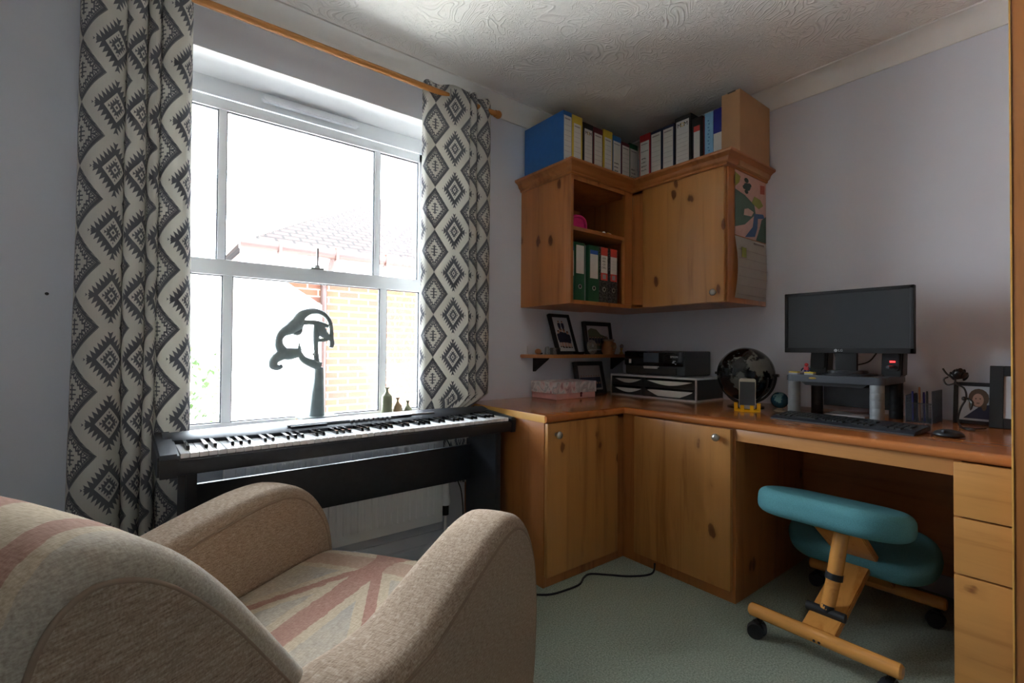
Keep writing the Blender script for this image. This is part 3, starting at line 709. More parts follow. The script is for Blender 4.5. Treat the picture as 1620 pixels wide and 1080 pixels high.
# ------------------------------------------------------------------ fitted desk furniture
dA, dB, xA, yB, yD, yE = 0.624, 0.770, -1.304, -1.192, -1.85, -2.10
ZW, TH = 0.74, 0.033
def knob(bm, p, ax):
    m = Matrix.Translation(p) @ (Matrix.Rotation(-PI/2, 4, 'Y') if ax == 'x' else Matrix.Rotation(PI/2, 4, 'X'))
    add_lathe(bm, [(0, 0), (0.008, 0), (0.006, 0.004), (0.006, 0.009), (0.0115, 0.012), (0.0155, 0.017), (0.0165, 0.0225), (0.0145, 0.028), (0.009, 0.0325), (0, 0.034)], (0, 0, 0), 20, 0, m)
ca = thing('base_cabinet', 'pine base cupboard left of the corner, beside the piano', 'cabinet', (-1.04, -0.31, 0))
b = BM(); add_box(b, xA, xA+0.02, -dA, 0, 0, ZW-TH, bev=0.001); add_box(b, xA+0.02, -dB, -dA, -dA+0.018, 0, 0.05); add_box(b, xA+0.02, -dB, -dA+0.018, 0, 0.05, 0.068); add_box(b, xA+0.02, -dB, -dA+0.0, -dA+0.018, ZW-TH-0.02, ZW-TH); add_box(b, -0.835, -dB, -dA, -dA+0.02, 0.05, ZW-TH); part('carcass', b, 'carcass_v', ca)
d_ = part('door', box(xA+0.004, -0.838, -dA-0.021, -dA-0.001, 0.048, ZW-TH-0.003, bev=0.003), 'pine_v', ca)
b = BM(); knob(b, (-1.252, -dA-0.021, 0.655), 'y'); part('knob', b, 'steel', d_)
cb = thing('base_cabinet', 'pine base cupboard right of the corner, next to the kneehole', 'cabinet', (-0.385, -0.9, 0))
b = BM(); add_box(b, -dB, -0.002, yB, yB+0.02, 0, ZW-TH, bev=0.001); add_box(b, -dB, -dB+0.018, yB+0.02, -dA, 0, 0.05); add_box(b, -dB+0.018, -0.002, yB+0.02, -0.02, 0.05, 0.068); add_box(b, -dB, -dB+0.02, -0.704, -dA, 0.05, ZW-TH); add_box(b, -dB, -dB+0.018, yB+0.02, -0.704, ZW-TH-0.02, ZW-TH); part('carcass', b, 'carcass_v', cb)
d_ = part('door', box(-dB-0.021, -dB-0.001, yB+0.012, -0.704, 0.050, ZW-TH-0.003, bev=0.003), 'pine_v', cb)
b = BM(); knob(b, (-dB-0.021, -1.128, 0.667), 'x'); part('knob', b, 'steel', d_)
# worktop: one L-shaped board with a rounded front
wt = thing('worktop', 'long L-shaped varnished orange pine desk top along both walls', 'worktop', (-0.5, -0.6, ZW-TH))
ov = 0.022; b = BM()
poly = [(0, 0), (xA-0.004, 0), (xA-0.004, -dA-ov), (-dB-ov, -dA-ov), (-dB-ov, yE), (0, yE)]
t = BM(); A_ = [t.verts.new((x, y, ZW-TH)) for x, y in poly]; B_ = [t.verts.new((x, y, ZW)) for x, y in poly]
t.faces.new(A_[::-1]); t.faces.new(B_)
for i in range(6): t.faces.new((A_[i], A_[(i+1) % 6], B_[(i+1) % 6], B_[i]))
bmesh.ops.recalc_face_normals(t, faces=t.faces[:]); t.edges.ensure_lookup_table()
es = [e for e in t.edges if abs(e.verts[0].co.z-e.verts[1].co.z) < 1e-6 and all(abs(v.co.y+dA+ov) < 1e-6 for v in e.verts) or abs(e.verts[0].co.z-e.verts[1].co.z) < 1e-6 and all(abs(v.co.x+dB+ov) < 1e-6 for v in e.verts)]
bmesh.ops.bevel(t, geom=es, offset=0.013, segments=5, profile=0.5, affect='EDGES'); merge(b, t)
part('top_board', b, 'top', wt, ang=50)
part('end_edging', box(xA-0.0055, xA-0.004, -dA-ov+0.012, -0.001, ZW-TH+0.001, ZW-0.001), 'end', wt, label='pale end edging')
ap = thing('desk_apron', 'pine rail under the desk front, over the kneehole', 'rail', (-dB+0.01, -1.52, 0.66))
part('rail', box(-dB, -dB+0.02, yD, yB, 0.658, ZW-TH, bev=0.001), 'carcass_k', ap)
part('support_batten', box(-dB+0.02, -dB+0.045, yD, yB, 0.68, ZW-TH), 'carcass_y', ap)
single('modesty_panel', box(-0.10, -0.085, yD, yB, 0.12, ZW-TH), 'carcass_y', 'dark wooden back panel at the rear of the kneehole', 'panel', (-0.09, -1.52, 0.12))
dr = thing('drawer_pedestal', 'pine drawer unit under the right end of the desk', 'drawer unit', (-0.39, -1.98, 0))
b = BM(); add_box(b, -dB, 0, yD-0.018, yD, 0, ZW-TH); add_box(b, -dB, 0, yE, yE+0.018, 0, ZW-TH); add_box(b, -dB, -dB+0.018, yE, yD, 0, 0.05); add_box(b, -0.02, 0, yE, yD, 0, ZW-TH); part('carcass', b, 'carcass_v', dr)
for za, zb in ((0.546, ZW-TH-0.004), (0.379, 0.541), (0.052, 0.374)):
    part('drawer', box(-dB-0.021, -dB-0.001, yE+0.004, yD-0.003, za, zb, bev=0.003), 'pine_h', dr)
wd = thing('wardrobe', 'tall orange-brown wooden cupboard at the right edge, beside the desk', 'wardrobe', (-0.42, -2.4, 0))
yW = -1.976
b = BM(); add_box(b, -dB-0.045, -dB-0.028, -2.72, yW+0.0, 0.0, H-0.1); part('side_stile', box(-dB-0.053, -dB-0.028, yW-0.004, yW, 0, H-0.1, bev=0.001), 'end', wd); b.free()
b = BM(); add_box(b, -dB-0.05, -dB-0.026, -2.72, yW-0.004, 0.0, H-0.1, bev=0.002); part('door', b, 'ward', wd)
b = BM(); add_box(b, -dB-0.025, -0.003, -2.72, yE-0.003, 0, H-0.1); part('carcass', b, 'carcass_v', wd)

# ------------------------------------------------------------------ wall cupboards
uA = 0.405; zub, zut = 1.263, 1.94
wa = thing('wall_cabinet', 'open pine wall cupboard left of the corner, holding files', 'cabinet', (-0.66, -0.2, zub))
b = BM()
add_box(b, -0.928, -0.908, -uA, 0, zub, zut, bev=0.001)
add_box(b, -0.908, -0.425, -uA+0.004, 0, zub, zub+0.02); add_box(b, -0.908, -0.425, -uA+0.004, 0, zut-0.03, zut)
add_box(b, -0.908, -0.425, -0.008, 0, zub+0.02, zut-0.03); add_box(b, -0.492, -0.425, -uA, -uA+0.02, zub+0.02, zut-0.03); add_box(b, -0.908, -0.425, -uA+0.0, -uA+0.02, zut-0.03, zut)
add_box(b, -0.445, -0.425, -uA+0.02, 0, zub+0.02, zut-0.03); part('carcass', b, 'carcass_v', wa)
part('shelf', box(-0.908, -0.445, -uA+0.004, -0.008, 1.648, 1.668, bev=0.001), 'carcass_x', wa)
wb = thing('wall_cabinet', 'pine wall cupboard right of the corner, with a single door', 'cabinet', (-0.2, -0.7, zub))
b = BM()
add_box(b, -uA, 0, -0.969, -0.949, zub, zut, bev=0.001); add_box(b, -0.42, 0, -0.949, 0, zub+0.005, zub+0.02); add_box(b, -0.42, 0, -0.949, 0, zut-0.02, zut)
add_box(b, -0.42, -uA+0.015, -0.478, -uA, zub, zut); add_box(b, -uA, -uA+0.018, -0.949, -0.478, zub, zub+0.02); add_box(b, -0.01, 0, -0.949, 0, zub+0.02, zut-0.02); part('carcass', b, 'carcass_v', wb)
d_ = part('door', box(-uA-0.021, -uA-0.001, -0.958, -0.480, zub+0.002, zut-0.006, bev=0.003), 'pine_v', wb)
b = BM(); knob(b, (-uA-0.021, -0.912, 1.312), 'x'); part('knob', b, 'steel', d_)
# cornice following the cupboard fronts
def sweep(path, prof):
    bm = BM(); n = len(path); rows = []
    for i, p in enumerate(path):
        p = Vector(p)
        d0 = (p-Vector(path[i-1])).normalized() if i else None
        d1 = (Vector(path[i+1])-p).normalized() if i < n-1 else None
        d0 = d0 or d1; d1 = d1 or d0
        n0, n1 = Vector((d0.y, -d0.x)), Vector((d1.y, -d1.x)); m = (n0+n1).normalized(); m = m/max(0.3, m.dot(n0))
        rows.append([bm.verts.new((p.x+m.x*o, p.y+m.y*o, z)) for o, z in prof])
    k = len(prof)
    for A, B_ in zip(rows, rows[1:]):
        for j in range(k): bm.faces.new((A[j], A[(j+1) % k], B_[(j+1) % k], B_[j]))
    bm.faces.new(rows[0]); bm.faces.new(rows[-1][::-1]); bmesh.ops.recalc_face_normals(bm, faces=bm.faces[:]); return bm
cprof = [(-0.02, 0), (0.004, 0), (0.008, 0.004), (0.008, 0.012), (0.014, 0.015), (0.020, 0.022), (0.024, 0.034), (0.034, 0.044), (0.046, 0.049), (0.049, 0.054), (0.049, 0.062), (-0.02, 0.062)]
cprof = [(o, 1.934+z) for o, z in cprof]
b = sweep([(-0.93, 0), (-0.93, -uA-0.004), (-uA-0.024, -uA-0.004), (-uA-0.024, -0.972), (0, -0.972)], cprof)
single('cabinet_cornice', b, 'carcass_x', 'moulded wooden cornice running around the top of both wall cupboards', 'cornice', (-0.6, -0.6, 1.934), ang=25)
ZT = 1.943   # top boards of the cupboards
b = BM(); add_prism(b, [(0, 0), (-0.925, 0), (-0.925, -uA), (-uA, -uA), (-uA, -0.967), (0, -0.967)], zut, ZT, 'z')
part('top_panel', b, 'carcass_x', wb)

# ------------------------------------------------------------------ files and boxes on top
def file_box(name, x0, x1, y0, y1, z0, h, face, mat, label, art=None, group=None, cat='box file'):
    """face 'y': the spine looks to -y; face 'x': it looks to -x"""
    root = thing(name, label, cat, ((x0+x1)/2, (y0+y1)/2, z0), 0, group)
    part('case', box(x0, x1, y0, y1, z0, z0+h, bev=0.003), mat, root)
    w_ = (x1-x0) if face == 'y' else (y1-y0)
    if face == 'y': fm = frame3(((x0+x1)/2, y0-0.0006, z0), (1, 0, 0), (0, 0, 1))
    else: fm = frame3((x0-0.0006, (y0+y1)/2, z0), (0, -1, 0), (0, 0, 1))
    if art: art(root, fm, w_, h)
    return root
def rect(bm, fm, x0, x1, y0, y1, d, mi=0): add_box(bm, x0, x1, y0, y1, 0, d, mat=fm, mi=mi)
def lab(z0, z1, mw=0.80, kind='lines', mats=('paper', 'greyink', 'ink')):
    def art(root, fm, w_, h):
        a, c = h*z0, h*z1; hw = w_*mw/2
        b = BM(); rect(b, fm, -hw, hw, a, c, 0.0008)
        L = c-a; rnd = random.Random(int(w_*9999)+int(h*1000)+len(kind) % 7)
        if kind == 'lines':
            rect(b, fm, -hw*0.8, hw*0.7, c-L*0.07, c-L*0.045, 0.0012, 1)
            for k in range(6): rect(b, fm, -hw*0.85, hw*0.85, c-L*(0.18+0.1*k), c-L*(0.175+0.1*k), 0.0011, 1)
            rect(b, fm, -hw*0.55, hw*0.45, a+L*0.05, a+L*0.2, 0.0011, 3)
        if kind == 'letters':
            for s, x, mi in (('M', -0.52, 2), ('O', 0, 4), ('M', 0.52, 2)): add_text(b, s, hw*0.85, fm @ Matrix.Translation((x*hw, c-L*0.085, 0.0012)), mi)
            for k in range(7): rect(b, fm, -hw*0.85, hw*0.85, c-L*(0.26+0.08*k), c-L*(0.256+0.08*k), 0.0011, 1)
            rect(b, fm, -hw*0.85, hw*0.6, a+L*0.04, a+L*0.07, 0.0011, 1)
        if kind in ('script', 'scriptlow'):
            rect(b, fm, -hw*0.8, hw*0.7, c-L*0.07, c-L*0.05, 0.0012, 1)
            if kind == 'script': add_text(b, 'Household', hw*0.38, fm @ Matrix.Translation((0, c-L*0.22, 0.0012)), 2)
            z = c-L*(0.38 if kind == 'script' else 0.5)
            for k in range(4 if kind == 'script' else 3):
                x = -hw*0.75
                while x < hw*rnd.uniform(0.2, 0.7):
                    ww = hw*rnd.uniform(0.06, 0.14); rect(b, fm, x, x+ww*0.7, z-L*rnd.uniform(0.0, 0.02), z+L*rnd.uniform(0.004, 0.022), 0.0012, 2); x += ww*1.3
                z -= L*0.085
            rect(b, fm, -hw*0.6, hw*0.5, a+L*0.05, a+L*0.16, 0.0011, 1)
        part('spine_label', b, ['paper', 'greyink', 'ink', 'pinkink', 'yellow'], root, smooth=False)
    return art
G = 'box files on top of the wall cupboards'
xs = [-0.918, -0.850, -0.765, -0.680, -0.597, -0.515, -0.434, -0.357, -0.275]
rowA = [('blue', 0.356, lab(0.14, 0.93, 0.84), 'bright blue box file, leftmost on the wall cupboards'),
        ('yellow', 0.356, lab(0.12, 0.87, 0.66), 'wide yellow box file beside the leftmost blue one'),
        ('bblack', 0.338, lab(0.10, 0.9, 0.74, 'letters'), 'black box file between two yellow and burgundy ones, left of the corner'),
        ('burg', 0.338, lab(0.13, 0.9, 0.8), 'burgundy box file between a black and a yellow one'),
        ('yellow', 0.348, lab(0.13, 0.87, 0.74), 'narrower yellow box file between a burgundy and a blue one'),
        ('blue', 0.338, lab(0.13, 0.9, 0.84, 'scriptlow'), 'narrow blue box file with handwriting, fourth from the corner'),
        ('burg', 0.320, lab(0.10, 0.93, 0.9), 'burgundy box file next to the green one by the corner'),
        ('green', 0.333, lab(0.14, 0.9, 0.9, 'scriptlow'), 'green box file in the corner of the cupboard tops')]
for i, (m_, h_, art, lb) in enumerate(rowA):
    file_box('box_file', xs[i]+0.001, xs[i+1]-0.0015, -0.333+0.002*(i % 2), -0.012, ZT, h_, 'y', m_, lb, art, G)
ys = [-0.382, -0.460, -0.540, -0.620, -0.722]
rowB = [('red', 0.360, lab(0.13, 0.88, 0.8, 'script'), 'red box file with handwritten label, right of the corner'),
        ('navy', 0.356, lab(0.16, 0.95, 0.82), 'dark navy box file beside the red one'),
        ('navy', 0.356, lab(0.16, 0.95, 0.82), 'dark navy box file next to the wide black one'),
        ('bblack', 0.376, lab(0.15, 0.93, 0.78, 'letters'), 'widest black box file with large lettering, right of the navy ones')]
for i, (m_, h_, art, lb) in enumerate(rowB):
    file_box('box_file', -0.33, -0.02, ys[i+1]+0.0015, ys[i]-0.001, ZT, h_, 'x', m_, lb, art, G)
def art_slim(root, fm, w_, h):
    b = BM(); rect(b, fm, -w_*0.28, w_*0.28, h*0.17, h*0.85, 0.0008); rect(b, fm, -w_*0.28, w_*0.28, h*0.77, h*0.86, 0.0012, 1); rect(b, fm, -w_*0.1, w_*0.14, h*0.22, h*0.31, 0.0012, 2)
    part('spine_label', b, ['paper', 'labred', 'ink'], root, smooth=False)
file_box('ring_binder', -0.33, -0.03, -0.788, -0.7245, ZT, 0.335, 'x', 'bblack', 'slim black binder with a red-topped label, beside the widest black box file', art_slim, G, 'binder')
file_box('ring_binder', -0.326, -0.03, -0.799, -0.7895, ZT, 0.325, 'x', 'burg', 'thin burgundy folder between the black and light blue binders', None, G, 'binder')
def art_dots(root, fm, w_, h):
    b = BM()
    for k in range(15): rect(b, fm, -w_*0.12+0.004*(k % 2), w_*0.02+0.004*(k % 2), h*(0.12+0.053*k), h*(0.135+0.053*k), 0.0008)
    part('spine_print', b, ['blue'], root, smooth=False)
file_box('ring_binder', -0.33, -0.03, -0.848, -0.801, ZT, 0.335, 'x', 'sky', 'light blue binder with small print down its spine', art_dots, G, 'binder')
def art_patch(root, fm, w_, h):
    b = BM(); rect(b, fm, -w_*0.45, w_*0.45, h*0.33, h*0.62, 0.0008); part('spine_label', b, ['paper'], root, smooth=False)
file_box('ring_binder', -0.33, -0.03, -0.900, -0.8495, ZT, 0.338, 'x', 'royal', 'royal blue binder beside the cardboard box', art_patch, G, 'binder')
cbx = thing('cardboard_box', 'plain brown cardboard box at the right end of the cupboard tops', 'box', (-0.17, -0.948, ZT))
part('sleeve', box(-0.345, -0.02, -0.998, -0.902, ZT, ZT+0.385, bev=0.002), 'kraft', cbx)
part('tape', box(-0.347, -0.2, -0.975, -0.935, ZT+0.380, ZT+0.3862), 'bblack', cbx)

# ------------------------------------------------------------------ inside the open cupboard
zi = zub+0.02
G2 = 'lever arch files in the open cupboard'
def art_lever(kind):
    def art(root, fm, w_, h):
        b = BM(); hw = w_*0.36
        if kind == 'plain': rect(b, fm, -hw*1.1, hw*1.1, h*0.47, h*0.95, 0.0008)
        elif kind == 'bluetop': rect(b, fm, -hw, hw, h*0.42, h*0.90, 0.0008); rect(b, fm, -hw, hw, h*0.84, h*0.91, 0.0012, 3)
        else:
            rect(b, fm, -hw, hw, h*0.42, h*0.99, 0.0008); rect(b, fm, -hw*1.02, hw*1.02, h*0.85, h*0.995, 0.0012, 2); rect(b, fm, -hw*1.02, hw*1.02, h*0.41, h*0.54, 0.0011, 2); rect(b, fm, -hw*0.5, hw*0.5, h*0.435, h*0.515, 0.0014, 4)
            if kind == 'hand':
                for k, s in enumerate(('LISA', 'WIL', 'CIV', 'CALL')): add_text(b, s, hw*0.62, fm @ Matrix.Translation((-hw*0.1, h*(0.80-0.055*k), 0.0012)), 1)
            else:
                for k in range(4): rect(b, fm, -hw*0.8, hw*0.8, h*(0.62+0.05*k), h*(0.622+0.05*k), 0.0011, 4)
        part('spine_label', b, ['paper', 'ink', 'labred', 'labblue', 'greyink'], root, smooth=False)
        b = BM(); add_lathe(b, [(0.0085, -0.001), (0.0085, 0.002), (0.0115, 0.003), (0.013, 0.0015), (0.013, -0.001)], (0, 0, 0), 20, 0, fm @ Matrix.Translation((0, h*0.25, 0)))
        part('finger_ring', b, 'steel', root)
        b = BM(); add_cyl(b, fm @ Vector((0, h*0.25, 0)), fm @ Vector((0, h*0.25, 0.0006)), 0.009); part('finger_hole', b, 'blackm', root)
    return art
for x0, x1, m_, k, lb in ((-0.905, -0.851, 'teal_c', 'bluetop', 'teal-green lever arch file, leftmost and half hidden in the cupboard'), (-0.847, -0.772, 'bottle', 'plain', 'green lever arch file with a plain white label'),
                          (-0.742, -0.655, 'bottle', 'bluetop', 'green lever arch file with a blue-topped label, right of the grey divider'), (-0.651, -0.577, 'marble', 'hand', 'marbled black lever arch file with handwriting on its label'),
                          (-0.570, -0.496, 'marble', 'printed', 'marbled black lever arch file, rightmost in the cupboard')):
    file_box('lever_arch_file', x0, x1, -0.358, -0.06, zi, 0.318, 'y', m_, lb, art_lever(k), G2, 'file')
single('magazine_file', box(-0.769, -0.745, -0.34, -0.06, zi, zi+0.315, bev=0.002), 'mgrey', 'slim grey folder between the two green lever arch files', 'file', (-0.757, -0.2, zi))
b = BM(); add_tube(b, [(-0.855, -0.33, 1.676), (-0.845, -0.33, 1.735), (-0.79, -0.33, 1.752), (-0.745, -0.33, 1.735), (-0.735, -0.33, 1.676)], 0.008); add_prism(b, dense([(-0.855, 1.672), (-0.845, 1.735), (-0.79, 1.75), (-0.745, 1.735), (-0.735, 1.672)], 4), -0.322, -0.30, 'y')
single('pink_purse', b, 'pink', 'bright pink rounded purse on the cupboard shelf', 'purse', (-0.79, -0.32, 1.668))
cu = thing('plastic_cup', 'pink and cream patterned cup behind the pink purse on the shelf', 'cup', (-0.700, -0.24, 1.668))
b = BM(); add_lathe(b, [(0, 0), (0.030, 0), (0.035, 0.085), (0.033, 0.085), (0.028, 0.004), (0, 0.004)], (-0.700, -0.24, 1.668)); part('wall', b, 'pinkpale', cu)
b = BM(); add_lathe(b, [(0.0352, 0.066), (0.0362, 0.086), (0.033, 0.087), (0.033, 0.066), (0.0352, 0.066)], (-0.700, -0.24, 1.668)); part('rim', b, 'pink', cu)
for i, (x, y) in enumerate(((-0.632, -0.37), (-0.603, -0.372), (-0.578, -0.366))):
    b = BM(); add_sphere(b, (x, y, 1.677), 0.009, 1.2, 1, 0.9)
    single('shelf_trinket', b, 'silver' if i != 1 else 'gold', ['tiny silver trinket, leftmost of three on the cupboard shelf edge', 'tiny gold trinket on the cupboard shelf edge', 'tiny silver trinket, rightmost of three on the cupboard shelf edge'][i], 'ornament', (x, y, 1.668), 'trinkets on the cupboard shelf')

# ------------------------------------------------------------------ calendar
yC = -0.969
cal = thing('wall_calendar', 'hanging calendar with a landscape picture on the cupboard end', 'calendar', (-0.175, yC-0.003, 1.29))
def sheet(z0, z1, bulge, nm, extra=None):
    b = BM(); n, k = 8, 10; g = []
    for j in range(k+1):
        z = z0+(z1-z0)*j/k
        g.append([b.verts.new((-0.345+0.335*i/n, yC-0.003-bulge*math.sin(PI*j/k)*(1-0.6*i/n), z)) for i in range(n+1)])
    for j in range(k):
        for i in range(n): b.faces.new((g[j][i], g[j][i+1], g[j+1][i+1], g[j+1][i]))
    bmesh.ops.solidify(b, geom=b.faces[:], thickness=0.0012); return b
def spot(bm, pts, mi, d, z0, z1):
    add_prism(bm, [(-0.345+0.335*x, z0+(z1-z0)*z) for x, z in pts], yC-0.0046-d, yC-0.0040-d, 'y', mi)
z0, z1 = 1.605, 1.932
b = sheet(z0, z1, 0.0, 'p')
spot(b, [(0, 0), (1, 0), (1, 1), (0, 1)], 1, 0.0, z0, z1)
spot(b, [(0, 0.12), (0.3, 0.2), (0.65, 0.42), (0.6, 0.56), (0.3, 0.66), (0, 0.7)], 2, 0.0005, z0, z1)
spot(b, [(0.3, 0.0), (0.62, 0.05), (0.7, 0.2), (0.72, 0.36), (0.95, 0.4), (0.9, 0.46), (0.6, 0.42), (0.55, 0.2)], 3, 0.0012, z0, z1)
spot(b, [(0.66, 0.0), (1, 0.0), (1, 0.44), (0.85, 0.36), (0.78, 0.2)], 2, 0.0005, z0, z1)
spot(b, [(0.52, 0.58), (0.75, 0.52), (0.9, 0.6), (0.8, 0.68), (0.6, 0.7)], 4, 0.001, z0, z1)
spot(b, [(0, 0.74), (0.12, 0.82), (0.16, 0.92), (0, 0.96)], 4, 0.001, z0, z1)
for (cx_, cz_, rr) in ((0.34, 0.72, 0.06), (0.36, 0.80, 0.11), (0.34, 0.90, 0.07), (0.44, 0.84, 0.06), (0.28, 0.78, 0.06)):
    spot(b, [(cx_+rr*math.cos(a/8*2*PI), cz_+rr*0.55*math.sin(a/8*2*PI)) for a in range(8)], 5, 0.0016+cx_*0.0004+cz_*0.0003, z0, z1)
spot(b, [(0.26, 0.34), (0.5, 0.36), (0.58, 0.44), (0.4, 0.47), (0.28, 0.44)], 6, 0.0016, z0, z1)
spot(b, [(0.8, 0.78), (0.95, 0.80), (0.95, 0.94), (0.8, 0.92)], 7, 0.001, z0, z1)
for k_, c_ in (('art_sky', (206, 168, 158)), ('art_hill', (74, 104, 90)), ('art_river', (62, 100, 146)), ('art_leaf', (148, 156, 70)), ('art_tree', (48, 76, 70)), ('art_house', (206, 172, 160)), ('art_red', (172, 82, 66))): M[k_] = plain(k_, srgb(*c_), 0.5)
part('picture_page', b, ['paper', 'art_sky', 'art_hill', 'art_river', 'art_leaf', 'art_tree', 'art_house', 'art_red'], cal, smooth=False)
z0, z1 = 1.288, 1.60
b = sheet(z0, z1, 0.016, 'd')
def grid(bm, z): return yC-0.0034-0.016*math.sin(PI*(z-z0)/(z1-z0))
for k in range(6):
    z = z0+0.02+0.045*k; add_box(b, -0.33, -0.02, grid(b, z)-0.0012, grid(b, z), z, z+0.0008, mi=1)
add_box(b, -0.30, -0.255, grid(b, 1.51)-0.002, grid(b, 1.51), 1.495, 1.545, mi=2); add_box(b, -0.15, -0.04, grid(b, 1.585)-0.003, grid(b, 1.585), 1.582, 1.588, mi=1)
part('date_page', b, ['paper', 'greyink', 'art_leaf'], cal, ang=60)

# ------------------------------------------------------------------ small wall shelf and what stands on it
sh = thing('wall_shelf', 'small pine wall shelf below the open cupboard', 'shelf', (-0.46, -0.07, 0.972))
b = BM(); add_prism(b, [(-0.929, 0), (-0.929, -0.035), (-0.90, -0.09), (-0.84, -0.135), (-0.76, -0.15), (-0.02, -0.15), (-0.002, -0.14), (-0.002, 0)], 0.972, 0.992, 'z', bev=0.003); part('board', b, 'carcass_x', sh)
for x in (-0.82, -0.12):
    b = BM(); add_prism(b, [(0, 0.972), (-0.12, 0.972), (-0.11, 0.962), (-0.012, 0.90), (0, 0.89)], x-0.012, x+0.012, 'x'); part('bracket', b, 'blackm', sh)
ZS = 0.992
def picture_frame(x, y, w_, h, tilt, facing, zb, label, border, mat_w, art, group=None, border_mat='blackm', mat_mat='pwhite'):
    """facing 0: looks to -y (on the north wall); 1: looks to -x (on the east wall)"""
    root = thing('picture_frame', label, 'picture frame', (x, y, zb), 0, group)
    if facing == 0: fm = frame3((x, y, zb), (1, 0, 0), (0, math.sin(tilt), math.cos(tilt)))
    else: fm = frame3((x, y, zb), (0, -1, 0), (math.sin(tilt), 0, math.cos(tilt)))
    fm = fm @ Matrix.Translation((0, 0, 0.0))
    b = BM()
    for q in ((-w_/2, -w_/2+border, 0, h), (w_/2-border, w_/2, 0, h), (-w_/2+border, w_/2-border, 0, border), (-w_/2+border, w_/2-border, h-border, h)):
        add_box(b, q[0], q[1], q[2], q[3], -0.016, 0.006, bev=0.0015, seg=1, mat=fm)
    part('moulding', b, border_mat, root)
    part('mount', box(-w_/2+border, w_/2-border, border, h-border, -0.012, -0.002, mat=fm), mat_mat, root)
    b = BM(); art(b, fm, w_-2*border, h-2*border, border)
    part('print', b, ['pwhite', 'uniform', 'skin', 'hair', 'lawn', 'greyink', 'blackm', 'silver'], root, smooth=False)
    b = BM(); add_box(b, -0.012, 0.012, 0.02, h*0.6, -0.0175, -0.0162, mat=fm); part('back_strut', b, 'blackm', root)
def R2(b, fm, x0, x1, y0, y1, mi, d=0.0): add_box(b, x0, x1, y0, y1, -0.002+d, -0.0015+d, mat=fm, mi=mi)
def person_print(b, fm, x, y, s, d=0.0005):
    """a small printed standing figure of height s"""
    R2(b, fm, x-0.11*s, x+0.11*s, y+0.28*s, y+0.80*s, 1, d); R2(b, fm, x-0.15*s, x-0.10*s, y+0.40*s, y+0.76*s, 1, d); R2(b, fm, x+0.10*s, x+0.15*s, y+0.40*s, y+0.76*s, 1, d)
    R2(b, fm, x-0.09*s, x-0.03*s, y+0.04*s, y+0.28*s, 2, d); R2(b, fm, x+0.03*s, x+0.09*s, y+0.04*s, y+0.28*s, 2, d); R2(b, fm, x-0.11*s, x-0.02*s, y, y+0.06*s, 6, d*1.5); R2(b, fm, x+0.03*s, x+0.12*s, y, y+0.06*s, 6, d*1.5)
    t = BM(); add_prism(t, [(x+0.07*s*math.cos(a/10*2*PI), y+0.89*s+0.09*s*math.sin(a/10*2*PI)) for a in range(10)], -0.002+d, -0.0013+d, 'z'); merge(b, t, fm, 2)
    t = BM(); add_prism(t, [(x+0.075*s*math.cos(a/8*PI), y+0.91*s+0.09*s*math.sin(a/8*PI)) for a in range(9)], -0.002+d, -0.001+d, 'z'); merge(b, t, fm, 3)
def art_group(b, fm, w_, h, bd):
    for x, y, s in ((-0.13, 0.56, 0.34), (0.09, 0.56, 0.34), (-0.28, 0.12, 0.50), (-0.10, 0.10, 0.58), (0.09, 0.10, 0.56), (0.28, 0.10, 0.50)): person_print(b, fm, x*w_, bd+y*h, s*h, 0.0005 if y > 0.3 else 0.0009)
def art_team(b, fm, w_, h, bd):
    m = 0.06
    R2(b, fm, -w_*(0.5-m), w_*(0.5-m), bd+h*m, bd+h*0.45, 4, 0.0003); 
    t = BM(); add_prism(t, [(-w_*0.44, bd+h*0.4), (w_*0.44, bd+h*0.4), (w_*0.42, bd+h*0.55), (w_*0.1, bd+h*0.66), (-w_*0.05, bd+h*0.85), (-w_*0.3, bd+h*0.9), (-w_*0.44, bd+h*0.8)], -0.002, -0.0014, 'z'); merge(b, t, fm, 4)
    for i in range(7): person_print(b, fm, (-0.38+0.125*i)*w_, bd+h*0.16, 0.42*h, 0.001)
def art_dark(b, fm, w_, h, bd):
    R2(b, fm, -w_*0.5, w_*0.5, bd, bd+h, 5, 0.0002); R2(b, fm, -w_*0.45, w_*0.45, bd+h*0.08, bd+h*0.52, 1, 0.0006)
    for i in range(8): person_print(b, fm, (-0.38+0.11*i)*w_, bd+h*0.22, 0.38*h, 0.0008)
